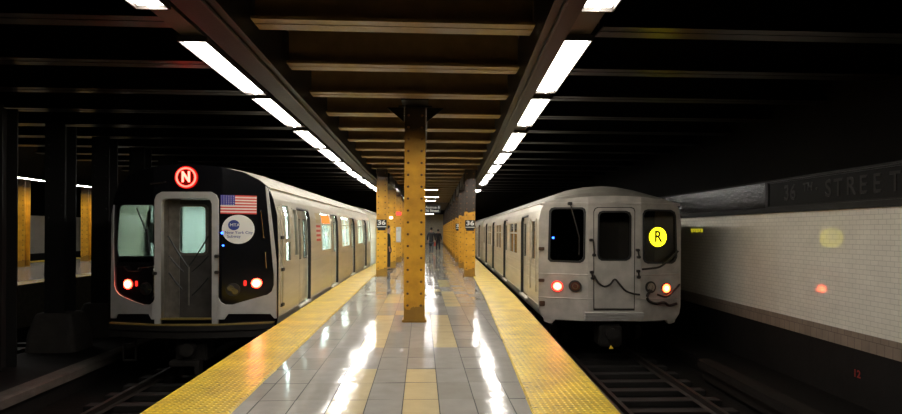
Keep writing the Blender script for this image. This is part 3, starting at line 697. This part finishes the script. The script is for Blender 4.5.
def nface(t):
    F = NF; P = PN
    half = P['prof']+[(x, P['roof'][0][1]+(z-P['roof'][0][1])*.86) for x, z in P['roof'][1:]]
    outline = [(x, z) for x, z in half]+[(-x, z) for x, z in half[-2::-1]]
    door = F.pts([(156.5, 318), (156.5, 200), (158.5, 195.5), (163, 193), (212, 193), (216.5, 195.5), (218.8, 200), (218.8, 318)])
    ws = F.pts([(119, 262), (117.5, 240), (119.5, 210), (122, 205), (152, 205), (153.5, 207), (154, 262)])
    ip = [(x*.97+0, z) for x, z in door]
    F.plate('front_panel', [outline, ip, ws], .03, 0, M['gloss_black'], t)
    w_ = F.plate('windshield', [ws], .006, -.005, M['glass_ws'], t)
    b = MB(); q = [(138, 208), (143, 220), (149, 235)]; q = F.pts(q); b.tube([(x, F.yb(x)-.05, z) for x, z in q], .012, 6)
    x, z = F.pt(149.5, 236); b.tube([(x-.02, F.yb(x)-.045, z+.12), (x+.02, F.yb(x)-.045, z-.30)], .016, 6)
    b.build('wiper', M['rubber'], t)
    # lower grey mask with cut-outs for the black lamp fields
    right = [(219, 319), (219, 297), (221, 301.5), (226, 304.5), (233, 304.5), (241, 302), (255, 298), (268, 294.5), (272.5, 291), (274.5, 285), (274.5, 275), (271, 236), (266, 186), (268.5, 189), (273, 225), (277, 262), (277.4, 318), (275, 318), (271, 313.5), (229, 313.5), (225, 319)]
    left = [(156.5, 319), (156.5, 297), (154.5, 301.5), (151, 304.5), (145, 304.5), (137, 302), (125, 297), (120, 294), (117, 290), (115.5, 285), (115.2, 270), (114.5, 240), (115, 205), (113.2, 215), (112.6, 240), (112.0, 318), (117, 318), (119, 313.5), (150, 313.5), (152.5, 319)]
    for pl in (right, left): F.plate('lower_mask', [F.pts(pl)], .04, .03, M['mask'], t)
    # door surround
    outer = F.pts([(156, 319), (156, 200), (158, 195), (163, 192), (212, 192), (217, 195), (219.2, 200), (219.2, 319)])
    inner = F.pts([(162.5, 319.01), (162.5, 204), (164, 200), (168, 198.5), (207, 198.5), (211, 200), (213, 204), (213, 319.01)])
    outer[0] = (outer[0][0], -.05); outer[-1] = (outer[-1][0], -.05); inner[0] = (inner[0][0], -.05); inner[-1] = (inner[-1][0], -.05)
    F.plate('door_surround', [outer+inner[::-1]], .12, .0, M['mask'], t)
    # recess walls and the end door set back in it
    xl, zt = F.pt(162.5, 198.5); xr, _ = F.pt(213, 198.5); dp = .30
    b = MB(); b.box(xl-.02, xl, .02, dp, 0, zt); b.box(xr, xr+.02, .02, dp, 0, zt); b.box(xl, xr, .02, dp, zt, zt+.02)
    b.box(xl-.02, xl+.19, dp-.03, dp, 0, zt)
    b.build('vestibule', M['jamb'], t)
    def W(px, py):     # points on the set-back door
        return F.pt_set_back(px, py, dp)
    wx0, wz1 = W(180.5, 206.5); wx1, wz0 = W(206, 253)
    wnd = rrect(wx0, wx1, wz0, wz1, .07)
    me = plate_mesh([[(xl+.16, .01), (xr-.005, .01), (xr-.005, zt-.01), (xl+.16, zt-.01)], wnd], .03)
    me.transform(Matrix.Translation((0, dp-.0, 0)) @ Matrix.Rotation(R(90), 4, 'X')); d = link('end_door', me, M['grey_door'], t)
    me = plate_mesh([rrect(wx0-.045, wx1+.045, wz0-.045, wz1+.045, .1), wnd], .02); me.transform(Matrix.Translation((0, dp-.03, 0)) @ Matrix.Rotation(R(90), 4, 'X')); link('window_frame', me, M['jamb'], d)
    me = plate_mesh([wnd], .006); me.transform(Matrix.Translation((0, dp, 0)) @ Matrix.Rotation(R(90), 4, 'X')); link('pane', me, M['glass_ws'], d)
    # folding gate rods in front of the door
    b = MB()
    for a, c in (((166, 236), (186, 268)), ((207, 236), (186, 268)), ((167, 256), (181, 272)), ((167, 273), (180, 290)), ((207, 256), (190, 272)), ((207, 278), (190, 296))):
        (xa, za), (xc, zc) = F.pt(*a), F.pt(*c); b.tube([(xa, .08, za), ((xa+xc)/2, .09, (za+zc)/2-.015), (xc, .1, zc)], .012, 6)
    b.build('gate_rods', M['rubber'], t)
    b = MB(); (xa, za), (xc, zc) = F.pt(186.5, 266), F.pt(186.5, 306); b.tube([(xa, .1, za), (xc, .1, zc)], .014, 6); b.build('gate_bar', M['jamb'], t)
    b = MB(); b.box(xl, xr, .0, dp, -.05, .0); b.bevel_box(xl, xr, -.08, 0.0, .02, .05, .008); b.build('threshold', M['step'], t)
    for px, py in ((218.5, 256), (218.5, 272), (157, 273)):
        b = MB(); x, z = F.pt(px, py); b.bevel_box(x-.04, x+.03, F.yb(x)-.11, F.yb(x)-.05, z-.03, z+.03, .01); b.build('hinge', M['dark_metal'], t)
    # route sign
    x, z = F.pt(187, 177.5)
    sg = F.plate('route_sign', [circ(x, z, .20)], .04, .02, emis('route_rim', (1, .015, .01), .55), t)
    F.plate('sign_ring', [circ(x, z, .178), circ(x, z, .148)], .012, .045, M['n_red'], sg)
    F.plate('sign_field', [circ(x, z, .147)], .008, .043, emis('route_field', (1, .02, .01), .12), sg)
    F.text('letter', 'N', .25, x, z, .052, M['n_white'], sg, bold=.012, sx=.8)
    # flag decal
    (x0, z1), (x1, z0) = F.pt(220.8, 195), F.pt(257, 214.3); H = z1-z0; Wd = x1-x0; b = MB()
    stripes = []
    for k in range(13):
        za = z0+H*k/13; xs = x0 if k < 6 else x0+Wd*.4
        stripes.append((xs, x1, za, za+H/13, 0 if k % 2 == 0 else 1))
    stripes.append((x0, x0+Wd*.4, z0+H*6/13, z1, 2))
    cut = []
    for q in stripes:
        if q[0] < F.x0 < q[1]: cut += [(q[0], F.x0, *q[2:]), (F.x0, q[1], *q[2:])]
        else: cut.append(q)
    for xa, xb, za, zb, mi in cut:
        b.add([(xa, F.yb(xa)-.021, za), (xb, F.yb(xb)-.021, za), (xb, F.yb(xb)-.021, zb), (xa, F.yb(xa)-.021, zb)], [(0, 1, 2, 3)], mi)
    for r_ in range(5):
        for c_ in range(6):
            xa = x0+Wd*.4*(c_+.6)/6.2; za = z0+H*6/13+(H*7/13)*(r_+.5)/5
            b.add([(xa+.008*math.cos(a), F.yb(xa)-.024, za+.008*math.sin(a)) for a in [k*math.pi/3 for k in range(6)]], [tuple(range(6))], 1)
    o = b.build('flag_decal', [M['flag_red'], M['flag_white'], M['flag_blue']], t); o['label'] = 'American flag decal'
    # round logo decal
    x, z = F.pt(238.7, 229.3); rr = .262
    lg = F.plate('logo_decal', [circ(x, z, rr)], .006, .02, M['white'], t)
    F.plate('logo_disc', [circ(x-.07, z+.075, .092)], .004, .025, M['blue'], lg)
    F.text('logo_letters', 'MTA', .075, x-.055, z+.075, .029, M['white'], lg, sx=1.05)
    F.text('lettering', 'New York City', .072, x+.01, z-.06, .026, M['blue'], lg)
    F.text('lettering', 'Subway', .072, x-.07, z-.13, .026, M['blue'], lg)
    # lamps and painted-in blue glints
    for px, py in ((128.5, 284), (257, 283)):
        x, z = F.pt(px, py); l = F.plate('tail_light', [circ(x, z, .085)], .03, .02, M['red_lens'], t); F.plate('bulb', [circ(x, z, .048)], .012, .042, M['red_core'], l)
    for px, py in ((137, 283.5), (245.5, 283)):
        x, z = F.pt(px, py); F.plate('marker_light', [rrect(x-.022, x+.022, z-.05, z+.05, .015, 2)], .02, .02, M['red_small'], t)
    for px, py in ((146.5, 288.5), (233.5, 289.5)):
        x, z = F.pt(px, py); l = F.plate('headlight', [circ(x, z, .115)], .03, .02, M['dark_metal'], t)
        for dx, dz_ in ((-.03, .03), (.04, -.03)): F.plate('reflector', [circ(x+dx, z+dz_, .055)], .02, .045, M['headlamp'], l)
    for px, py in ((222.5, 233), (223.5, 245.5)):  # blue reflections on the black front, put in as small glowing discs
        x, z = F.pt(px, py); F.plate('blue_glint', [circ(x, z, .022 if py < 240 else .016)], .008, .02, M['glint_blue'], t)
    # grab handles
    for pl in ([(154, 266), (155, 265.5), (155.6, 270), (155.6, 294), (154, 298)], [(118, 266.5), (126, 266.5), (129.5, 271), (138, 271), (141, 267), (150, 267)],
               [(261.5, 211), (263, 225), (264.5, 238)], [(266, 252), (267, 268)], [(166 , 182), (164, 183), (152, 184)]):
        b = MB(); pp = F.pts(pl); b.tube([(x, F.yb(x)-.06, z) for x, z in pp], .011, 6)
        for x, z in (pp[0], pp[-1]): b.tube([(x, F.yb(x)-.06, z), (x, F.yb(x)-.01, z)], .013, 6)
        b.build('grab_handle', M['chrome'] if pl[0][0] != 166 else M['dark_metal'], t)
    # bumper
    b = MB(); rings = []
    xs = [-1.46, -1.3, -1.0, -.6, -.2, .2, .6, 1.0, 1.3, 1.46]
    yy = lambda x: .30*(abs(x)/1.5)**2-.12
    for zt_, zb_, out, m_, nm in ((-.055, -.075, .0, M['step'], 'bumper_lip'), (-.075, -.17, -.02, M['under'], 'anticlimber'), (-.19, -.30, .0, M['under'], 'anticlimber')):
        b = MB(); b.loft([[(x, yy(x)+out, zb_), (x, yy(x)+out, zt_), (x, yy(x)+.35, zt_), (x, yy(x)+.35, zb_)] for x in xs]); b.build(nm, m_, t)
    b = MB(); b.bevel_box(-.28, .28, .15, .6, -.75, -.32, .03); b.bevel_box(-.34, .20, .02, .2, -.83, -.72, .02); b.disc((.0, .05, -.52), .12, 'Y', .2, 16)
    b.bevel_box(.12, .2, .0, .2, -.97, -.72, .01); b.build('coupler', M['dark_metal'], t)
    b = MB()     # side ladder step under the left end
    for x in (-1.27, -1.05): b.bevel_box(x-.015, x+.015, .3, .33, -.78, -.3, .004)
    for z in (-.48, -.77): b.bevel_box(-1.27, -1.05, .3, .33, z-.015, z+.015, .004)
    b.build('ladder', M['dark_metal'], t)
    # cab interior: desk and partition
    b = MB(); b.box(-1.40, -.62, .40, .75, .9, 1.12); b.box(-1.42, -.62, .85, .88, 0, 1.0); b.build('cab_desk', M['in_dark'], t)
    b = MB(); b.bevel_box(-1.2, -1.02, 1.1, 1.16, 1.35, 1.75, .02); b.tube([(-1.1, 1.2, 2.1), (-1.1, 1.2, 1.75)], .03, 6); b.tube([(-.85, 1.25, 1.1), (-.85, 1.25, 2.1)], .03, 6); b.box(-.74, -.6, 1.2, 1.24, 0, 2.15); b.build('cab_fitting', M['in_wall'], t)
    # side details near the cab: hinges and rails
    for z, yv in ((1.48, .5), (.88, .5), (.22, .5)):
        b = MB(); xx = prof_x(PN['prof'], z); b.bevel_box(xx-.01, xx+.05, yv-.09, yv+.09, z-.03, z+.03, .008); b.build('hinge', M['rubber'], t)
    for yv, z0, z1 in ((.42, .2, 2.05), (.6, .2, 2.05)):
        b = MB(); side_panel(b, PN['prof'], 1, yv-.02, yv+.02, z0, z1, [], inset=-.02, th=.02); b.build('corner_rail', M['steel'], t)
    for yv, z0, z1, m_, nm in ((4.35, 1.35, 1.75, 'flag', 'flag_decal'), (4.35, 1.80, 2.05, 'y', 'route_decal')):
        b = MB(); n = 7 if m_ == 'flag' else 1
        for k in range(n):
            za, zb = z0+(z1-z0)*k/n, z0+(z1-z0)*(k+1)/n
            bb = MB(); side_panel(bb, PN['prof'], 1, yv-.28, yv+.28, za, zb, [], inset=-.003, th=.003); b.add(bb.v, bb.f, 0 if k % 2 == 0 else 1)
        b.build(nm, [M['flag_red'], M['flag_white']] if m_ == 'flag' else [mat('decal_cream', (.6, .52, .3), .4)], t)
nface(tN)
# following cars of the left train
tN2 = empty('subway_car', (-4.2+.02*18+.0, 29.1, 0), -math.atan(.022), 'silver second car of the left train, coupled behind the N car', 'train')
make_car(tN2, PN, False)

# ---- right train: older car
RF = Face(4.0, 11.9, .045, 1.52, .34, .55)
PR = dict(roofm=M['roof_old'], side=-1, L=20.5, ys=.34, prof=[(1.40, -.24), (1.49, -.12), (1.52, .05), (1.52, 1.85), (1.48, 2.08), (1.40, 2.24)],
          roof=[(1.40, 2.24), (1.16, 2.42), (.7, 2.58), (.3, 2.66), (0, 2.68)], roof_front=[(.30, .30), (.42, .55), (.65, .78), (1.0, .93), (1.5, 1)],
          steel=M['steel_r'], doorsteel=M['steel_r'], doors=[2.75, 7.65, 12.75, 17.3], dz=(0, 2.0), dwz=(1.0, 1.8), ribs=[.86, .78, .55, .05],
          wins=[(.8, 1.3, 1.0, 1.85, 'one'), (4.2, 6.1, 1.0, 1.85, 'split'), (9.2, 11.2, 1.0, 1.85, 'split'), (14.0, 16.0, 1.0, 1.85, 'split'), (18.6, 19.6, 1.0, 1.85, 'one')],
          wframe=M['steel_r'], glass=M['glass_r'], inwall=M['in_wall_r'], inlight=M['in_light_r'])
tR = empty('subway_car', (4.0, 11.9, 0), -math.atan(.045), 'older silver subway car with pale front and round yellow R sign, right track', 'train')
make_car(tR, PR, True)
def rface(t):
    F = RF; P = PR
    half = [p for p in P['prof']]+[(x, P['roof'][0][1]+(z-P['roof'][0][1])*.30) for x, z in P['roof'][1:]]
    outline = [(x, z) for x, z in half]+[(-x, z) for x, z in half[-2::-1]]
    lw_ = [(549, 258), (550.2, 212), (552, 209.3), (555, 208.5), (581, 208.5), (583.5, 210), (584.3, 213), (583.6, 257), (582, 260), (579, 261.5), (551.5, 260.5)]
    dw_ = [(598, 254), (598.5, 216), (600, 213), (603, 212), (625, 212), (628.5, 213.5), (629.8, 217), (629.6, 255), (628, 258), (625, 259.5), (602, 259.5), (599, 257.5)]
    rw_ = [(643.5, 258), (643.2, 215), (645, 211.5), (648, 210.5), (670, 211), (673.5, 213), (674.8, 217), (676, 256), (674, 260.5), (671, 262.5), (648, 262.5), (645, 261)]
    L_, D_, W_ = F.pts(lw_), F.pts(dw_), F.pts(rw_)
    F.plate('front_panel', [outline, L_, D_, W_], .04, 0, M['face_r'], t)
    def grow(l, k):
        cx = sum(p[0] for p in l)/len(l); cz = sum(p[1] for p in l)/len(l)
        wx_ = max(p[0] for p in l)-cx; wz_ = max(p[1] for p in l)-cz
        return [(cx+(p[0]-cx)*(1+k/wx_), cz+(p[1]-cz)*(1+k/wz_)) for p in l]
    for nm, l in (('windshield', L_), ('windshield', W_)):
        f = F.plate(nm, [l], .008, -.01, M['glass_r'], t); F.plate('gasket', [grow(l, .025), grow(l, -.012)], .02, .02, M['rubber'], f)
    # door: seam + leaf
    do = F.pts([(594, 308), (594, 212), (595.5, 209), (598, 208), (630, 208), (633, 209), (634, 212), (633.4, 308)])
    dr = F.plate('end_door', [do, D_], .02, .022, M['face_r'], t)
    F.plate('door_seam', [grow(do, .018), grow(do, .003)], .012, .02, M['dark_metal'], dr)
    F.plate('gasket', [grow(D_, .025), grow(D_, -.012)], .02, .03, M['rubber'], dr); F.plate('pane', [D_], .008, -.01, M['glass_r'], dr)
    # belt mouldings
    for (a, c) in (((538, 272.6), (593, 274)), ((635, 275.5), (679, 277.5)), ((538, 297.5), (593, 298.5)), ((635, 299.5), (679, 301))):
        b = MB(); (xa, za), (xc, zc) = F.pt(*a), F.pt(*c); za = zc = (1.62-(274.5-231)*11.95/580 if a[1] < 280 else 1.62-(299-231)*11.95/580)
        n = 8; b.tube([(xa+(xc-xa)*k/n, F.yb(xa+(xc-xa)*k/n)-.02, za) for k in range(n+1)], .014, 6); b.build('belt_moulding', M['face_r'], t)
    b = MB(); xs = [-1.49, -1.2, -.9, -.55, 0, .55, .9, 1.2, 1.49]
    b.loft([[(x, F.yb(x)-.035, 2.19), (x, F.yb(x)-.035, 2.225), (x, F.yb(x)+.01, 2.24), (x, F.yb(x)+.01, 2.18)] for x in xs]); 
    b.build('eave_moulding', M['face_r'], t)
    # R roundel behind the glass
    x, z = F.pt(657.8, 237); sg = F.plate('route_sign', [circ(x, z, .205)], .012, .012, M['r_yellow'], t)
    F.text('letter', 'R', .33, x, z, .022, M['r_black'], sg, bold=.008, sx=.95)
    F.plate('blue_glint', [circ(*F.pt(553, 237.8), .022)], .006, .012, M['glint_blue'], t)  # blue reflection in the left window, put in as a glowing disc
    # lamps
    for px, py, m1, m2 in ((556.8, 286, 'red_lens', 'red_core'), (665.5, 288, 'orange_lens', 'orange_core')):
        x, z = F.pt(px, py); r_ = F.plate('tail_light', [circ(x, z, .115)], .05, .03, M['dark_metal'] if m1 == 'orange_lens' else M['red_small'], t)
        F.plate('lens', [circ(x, z, .09)], .012, .06, M[m1], r_); F.plate('bulb', [circ(x, z, .05)], .008, .069, M[m2], r_)
    for px, py, m1 in ((574.5, 286, 'brownlens'), (650, 287, 'headlamp')):
        x, z = F.pt(px, py); r_ = F.plate('headlight', [circ(x, z, .125)], .05, .03, M['dark_metal'], t); F.plate('lens', [circ(x, z, .09)], .012, .06, M[m1], r_)
        F.plate('inner_ring', [circ(x, z, .06), circ(x, z, .045)], .008, .068, M['headlamp'], r_)
    for px, py in ((541, 248.5), (541, 280), (541.5, 303)):
        x, z = F.pt(px, py); b = MB(); b.bevel_box(x-.06, x+.06, F.yb(x)-.09, F.yb(x)-.01, z-.055 if py > 290 else z-.035, z+.055 if py > 290 else z+.035, .01); b.build('bracket', mat('rust_metal', (.10, .055, .03), .6, noise=.5, nscale=20), t)
    # wiper
    b = MB(); pp = F.pts([(569.5, 204), (573, 217), (578.5, 238)]); b.tube([(x, F.yb(x)-.08, z) for x, z in pp], .013, 6)
    x, z = pp[0]; b.bevel_box(x-.05, x+.04, F.yb(x)-.1, F.yb(x)-.02, z-.03, z+.04, .01); x, z = pp[-1]; b.tube([(x-.0, F.yb(x)-.07, z+.02), (x+.0, F.yb(x)-.055, z-.35)], .009, 6); b.build('wiper', M['dark_metal'], t)
    # step plate
    b = MB(); (xa, za), (xc, zc) = F.pt(583.5, 311), F.pt(642, 320)
    for k in range(3):
        zz = za+(zc-za)*(k+.5)/3; b.bevel_box(xa, xc, -.14+.02*k, .03, zz-.035, zz+.02, .008)
    b.build('step_plate', M['mask'], t)
    # handles
    for pl in ([(590.5, 240), (592.5, 240), (593.5, 255)], [(591, 272), (592, 278)], [(637, 250), (638, 257)], [(637.5, 271), (638, 277)]):
        b = MB(); pp = F.pts(pl); b.tube([(x, F.yb(x)-.07, z) for x, z in pp], .018, 6)
        for x, z in (pp[0], pp[-1]): b.bevel_box(x-.035, x+.035, F.yb(x)-.09, F.yb(x)-.01, z-.03, z+.03, .01)
        b.build('grab_handle', M['dark_metal'], t)
    # hanging chains and hoses
    for pl, rr_ in (([(593, 275), (597, 282), (603, 286), (609, 284), (614, 279), (619, 284), (624, 290), (631, 293), (638, 294)], .02),
                    ([(641, 269), (650, 268), (658, 266.5), (666, 261), (672, 256), (677, 251)], .022),
                    ([(650, 290), (645.5, 295), (647, 300), (655, 303), (663, 302), (668, 305), (675, 303)], .03),
                    ([(656, 294), (664, 296), (671, 291), (678, 284)], .022)):
        b = MB(); pp = F.pts(pl); b.tube(smooth_path([(x, F.yb(x)-.09-.03*math.sin(i*1.1), z) for i, (x, z) in enumerate(pp)]), rr_, 7); b.build('hanging_hose', M['dark_metal'], t)
    # corner valance and coupler
    for q in (-1, 1):
        b = MB(); b.loft([[(q*x, F.yb(x)+.01, z0), (q*x, F.yb(x)+.01, -.2), (q*x, F.yb(x)+.12, -.2), (q*x, F.yb(x)+.12, z0)] for x, z0 in ((1.40, -.30), (1.30, -.33), (1.24, -.33), (1.18, -.25))])
        b.build('valance', M['face_r'], t)
    b = MB(); b.bevel_box(-.30, .18, .0, .5, -.78, -.32, .04); b.disc((-.06, -.06, -.5), .12, 'Y', .14, 18); b.bevel_box(-.2, .08, .1, 1, -.62, -.4, .02); b.build('coupler', M['under'], t)
    x, z = -.07, -.80
    b = MB(); b.add([(x-.045, -.09, z), (x+.045, -.09, z), (x, -.09, z+.07), (x-.045, -.05, z), (x+.045, -.05, z), (x, -.05, z+.07)], [(0, 1, 2), (3, 5, 4), (0, 3, 4, 1), (1, 4, 5, 2), (2, 5, 3, 0)]); b.build('yellow_tag', mat('tag_yellow', (.9, .6, .05), .5), t)
    # dark cab partition behind the front windows
    b = MB(); b.box(-1.36, 1.36, 1.45, 1.5, 0, 2.2); b.box(-1.3, -.6, .5, .9, .7, .95); b.box(-.55, -.52, .45, 1.45, 0, 2.1); b.box(.52, .55, .45, 1.45, 0, 2.1); b.build('cab_partition', M['in_dark'], t)
    for yv in (.62, 1.5):
        b = MB(); side_panel(b, P['prof'], -1, yv, yv+.03, .3, 1.9, [], inset=-.03, th=.03); b.build('side_grab_rail', M['steel_r'], t)
rface(tR)
tR2 = empty('subway_car', (4.0+.045*20.9, 33.0, 0), -math.atan(.04), 'silver second car of the right train, coupled behind the R car', 'train')
make_car(tR2, PR, False)

# ------------------------------------------------------------------ signs and objects down the platform
t = empty('hanging_sign', (.22, 30.3, 2.55), 0, 'black hanging station sign with white lettering behind the central column', 'sign')
b = MB(); b.bevel_box(-.75, .75, -.03, .03, 0, .42, .008); b.build('panel', M['sign_black'], t)
b = MB()
for x in (-.6, .6): b.tube([(x, 0, .42), (x, 0, 1.272)], .012, 6)
b.build('hanger', M['dark_metal'], t)
lump(None, '4 Avenue &', .19, M['sign_white'], t, (.26, -.034, .30), bold=.003)
lump(None, '36 Street', .19, M['sign_white'], t, (.30, -.034, .12), bold=.003)
# box on left column
cx3 = -1.42+.021*9.4
t = empty('call_box', (cx3+.0, 30.1-.19, 1.03), 0, 'pale grey cabinet fixed to the third column of the left row', 'cabinet')
b = MB(); b.bevel_box(-.19, .15, -.16, 0, 0, .78, .02); b.build('cabinet', mat('cabinet_grey', (.5, .5, .47), .45), t)
b = MB(); b.bevel_box(-.16, .12, -.17, -.155, .05, .55, .004); b.bevel_box(-.1, .0, -.175, -.16, .6, .7, .004); b.build('cabinet_door', mat('cabinet_grey_light', (.62, .62, .6), .4), t)
t = empty('exit_light', (cx3, 30.1-.22, 2.5), 0, 'small glowing red sign high on the third column of the left row', 'sign')
b = MB(); b.bevel_box(-.16, .16, -.05, .05, -.09, .09, .02); b.build('lamp_body', emis('red_sign', (1, .07, .05), 1.6), t)
t = empty('wall_lamp', (-1.34, 25.15, 2.18), 0, 'small white lamp on the second column of the left row', 'lamp')
b = MB(); b.bevel_box(-.07, .07, -.04, .03, -.05, .05, .02); b.build('lamp_body', emis('white_lamp', (1, .95, .85), 4), t)
# ------------------------------------------------------------------ people
def chain_obj(name, joints, edges, m, parent, root=0, sub=2):
    me = bpy.data.meshes.new(name); me.from_pydata([j[:3] for j in joints], edges, []); o = link(name, me, m, parent)
    sk = o.modifiers.new('skin', 'SKIN'); sk.use_smooth_shade = True
    for i, j in enumerate(joints):
        v = me.skin_vertices[0].data[i]; rr = j[3]; v.radius = rr if isinstance(rr, tuple) else (rr, rr); v.use_root = (i == root)
    ss = o.modifiers.new('sub', 'SUBSURF'); ss.levels = sub-1; ss.render_levels = sub
    dg = bpy.context.evaluated_depsgraph_get(); nm = bpy.data.meshes.new_from_object(o.evaluated_get(dg))
    o.modifiers.clear(); o.data = nm
    return o
SKIN = mat('skin', (.45, .26, .18), .5)
def person(x, y, rz, label, h, coat, trouser, hair, stride=.18, coat_len=.35):
    t = empty('person', (x, y, .021), rz, label, 'person')
    k = h/1.75
    J = [(0, 0, .95, (.13, .10)), (0, 0, 1.15, (.12, .09)), (0, 0, 1.38, (.15, .10)), (0, 0, 1.49, (.06, .06)), (0, -.02, 1.56, (.065, .075)), (0, -.02, 1.66, (.078, .092)), (0, -.01, 1.73, (.055, .065)),
         (.17, 0, 1.41, .06), (.23, .02, 1.14, .045), (.24, -.07, .90, .033), (.24, -.09, .83, (.022, .04)),
         (-.17, 0, 1.41, .06), (-.23, .02, 1.14, .045), (-.24, -.07, .90, .033), (-.24, -.09, .83, (.022, .04)),
         (.09, 0, .88, .09), (.10, -stride*.6, .50, .06), (.10, -stride*.7, .09, .042), (.10, -stride*.7-.13, .035, .035),
         (-.09, 0, .88, .09), (-.10, stride*.3, .50, .06), (-.10, stride, .10, .042), (-.10, stride-.12, .035, .035)]
    E = [(0, 1), (1, 2), (2, 3), (3, 4), (4, 5), (5, 6), (2, 7), (7, 8), (8, 9), (9, 10), (2, 11), (11, 12), (12, 13), (13, 14), (0, 15), (15, 16), (16, 17), (17, 18), (0, 19), (19, 20), (20, 21), (21, 22)]
    for q, base in ((1, 10), (-1, 14)):
        for i, (dy, ln) in enumerate(((-.028, .065), (-.01, .078), (.009, .072), (.027, .058))):
            J.append((q*.24, -.09+dy, .80, .009)); a = len(J)-1; J.append((q*.235, -.10+dy, .80-ln, .008)); E += [(base, a), (a, a+1)]
        J.append((q*.225, -.13, .82, .010)); a = len(J)-1; J.append((q*.215, -.15, .78, .009)); E += [(base, a), (a, a+1)]
    J = [tuple(c*k for c in j[:3])+(j[3],) for j in J]
    chain_obj('body', J, E, SKIN, t)
    sc = lambda pts: [tuple(c*k for c in j[:3])+(j[3],) for j in pts]
    chain_obj('coat', sc([(0, .005, 1.50, (.085, .080)), (0, 0, 1.37, (.19, .13)), (0, 0, 1.1, (.165, .125)), (0, 0, .95-coat_len*.3, (.185, .145)), (0, 0, .95-coat_len*.7, (.19, .15)),
              (.19, 0, 1.39, .075), (.245, .02, 1.13, .062), (.25, -.06, .93, .05), (-.19, 0, 1.39, .075), (-.245, .02, 1.13, .062), (-.25, -.06, .93, .05)]),
              [(0, 1), (1, 2), (2, 3), (3, 4), (1, 5), (5, 6), (6, 7), (1, 8), (8, 9), (9, 10)], coat, t, root=2)
    chain_obj('trousers', sc([(0, 0, .92, (.15, .12)), (.09, 0, .82, .105), (.10, -stride*.6, .50, .08), (.10, -stride*.7, .10, .062), (-.09, 0, .82, .105), (-.10, stride*.3, .50, .08), (-.10, stride, .11, .062)]),
              [(0, 1), (1, 2), (2, 3), (0, 4), (4, 5), (5, 6)], trouser, t)
    for q, yy_ in ((1, -stride*.7), (-1, stride)):
        chain_obj('shoe', sc([(q*.10, yy_+.04, .05, (.045, .045)), (q*.10, yy_-.07, .045, (.045, .04)), (q*.10, yy_-.17, .035, (.04, .028))]), [(0, 1), (1, 2)], M['rubber'], t)
    chain_obj('hair', sc([(0, .035, 1.60, (.078, .06)), (0, .012, 1.68, (.100, .100)), (0, .0, 1.75, (.085, .095)), (0, 0, 1.79, (.05, .06))]), [(0, 1), (1, 2), (2, 3)], hair, t)
    b = MB()      # face: nose, eyes, mouth, ears
    b.dome((0, -.115*k, 1.635*k), .014, (0, -1, 0)); b.build('nose', SKIN, t)
    b = MB()
    for q in (-1, 1): b.dome((q*.03, -.108*k, 1.665*k), .009, (0, -1, 0))
    b.box(-.022, .022, -.115*k, -.10*k, 1.595*k, 1.602*k); b.build('eyes_and_mouth', M['in_dark'], t)
    b = MB()
    for q in (-1, 1): b.dome((q*.082, -.01, 1.64*k), .022, (q, 0, 0))
    b.build('ears', SKIN, t)
    return t
blk = mat('black_cloth', (.012, .012, .014), .8); drk = mat('dark_trousers', (.03, .03, .035), .8); jean = mat('grey_trousers', (.10, .10, .11), .8); hr = mat('dark_hair', (.015, .01, .008), .6)
grn = mat('dark_green_cloth', (.02, .03, .018), .8, noise=.6, nscale=25, col2=(.006, .008, .006))
person(.62, 38.5, R(170), 'person in a long black coat walking away just right of the central column', 1.8, blk, jean, hr, coat_len=.6)
person(1.25, 45, R(190), 'person in a black jacket walking away carrying a red bag', 1.7, blk, drk, hr)
person(-1.37, 23.5, R(90), 'person in dark speckled clothes half hidden behind the nearest left-row column', 1.78, grn, drk, hr, stride=.05, coat_len=.5)
t = empty('shopping_bag', (.92, 44.85, .45), 0, 'red and white shopping bag carried by the person in the black jacket', 'bag')
b = MB(); b.loft([[(-.13, -.06, 0), (.13, -.06, 0), (.13, .06, 0), (-.13, .06, 0)], [(-.15, -.07, .3), (.15, -.07, .3), (.15, .07, .3), (-.15, .07, .3)]]); b.build('bag_body', mat('bag_red', (.6, .08, .05), .6), t)
b = MB(); b.tube([(-.08, 0, .3), (-.05, 0, .42), (.05, 0, .42), (.08, 0, .3)], .008, 6); b.build('handle', M['sign_white'], t)
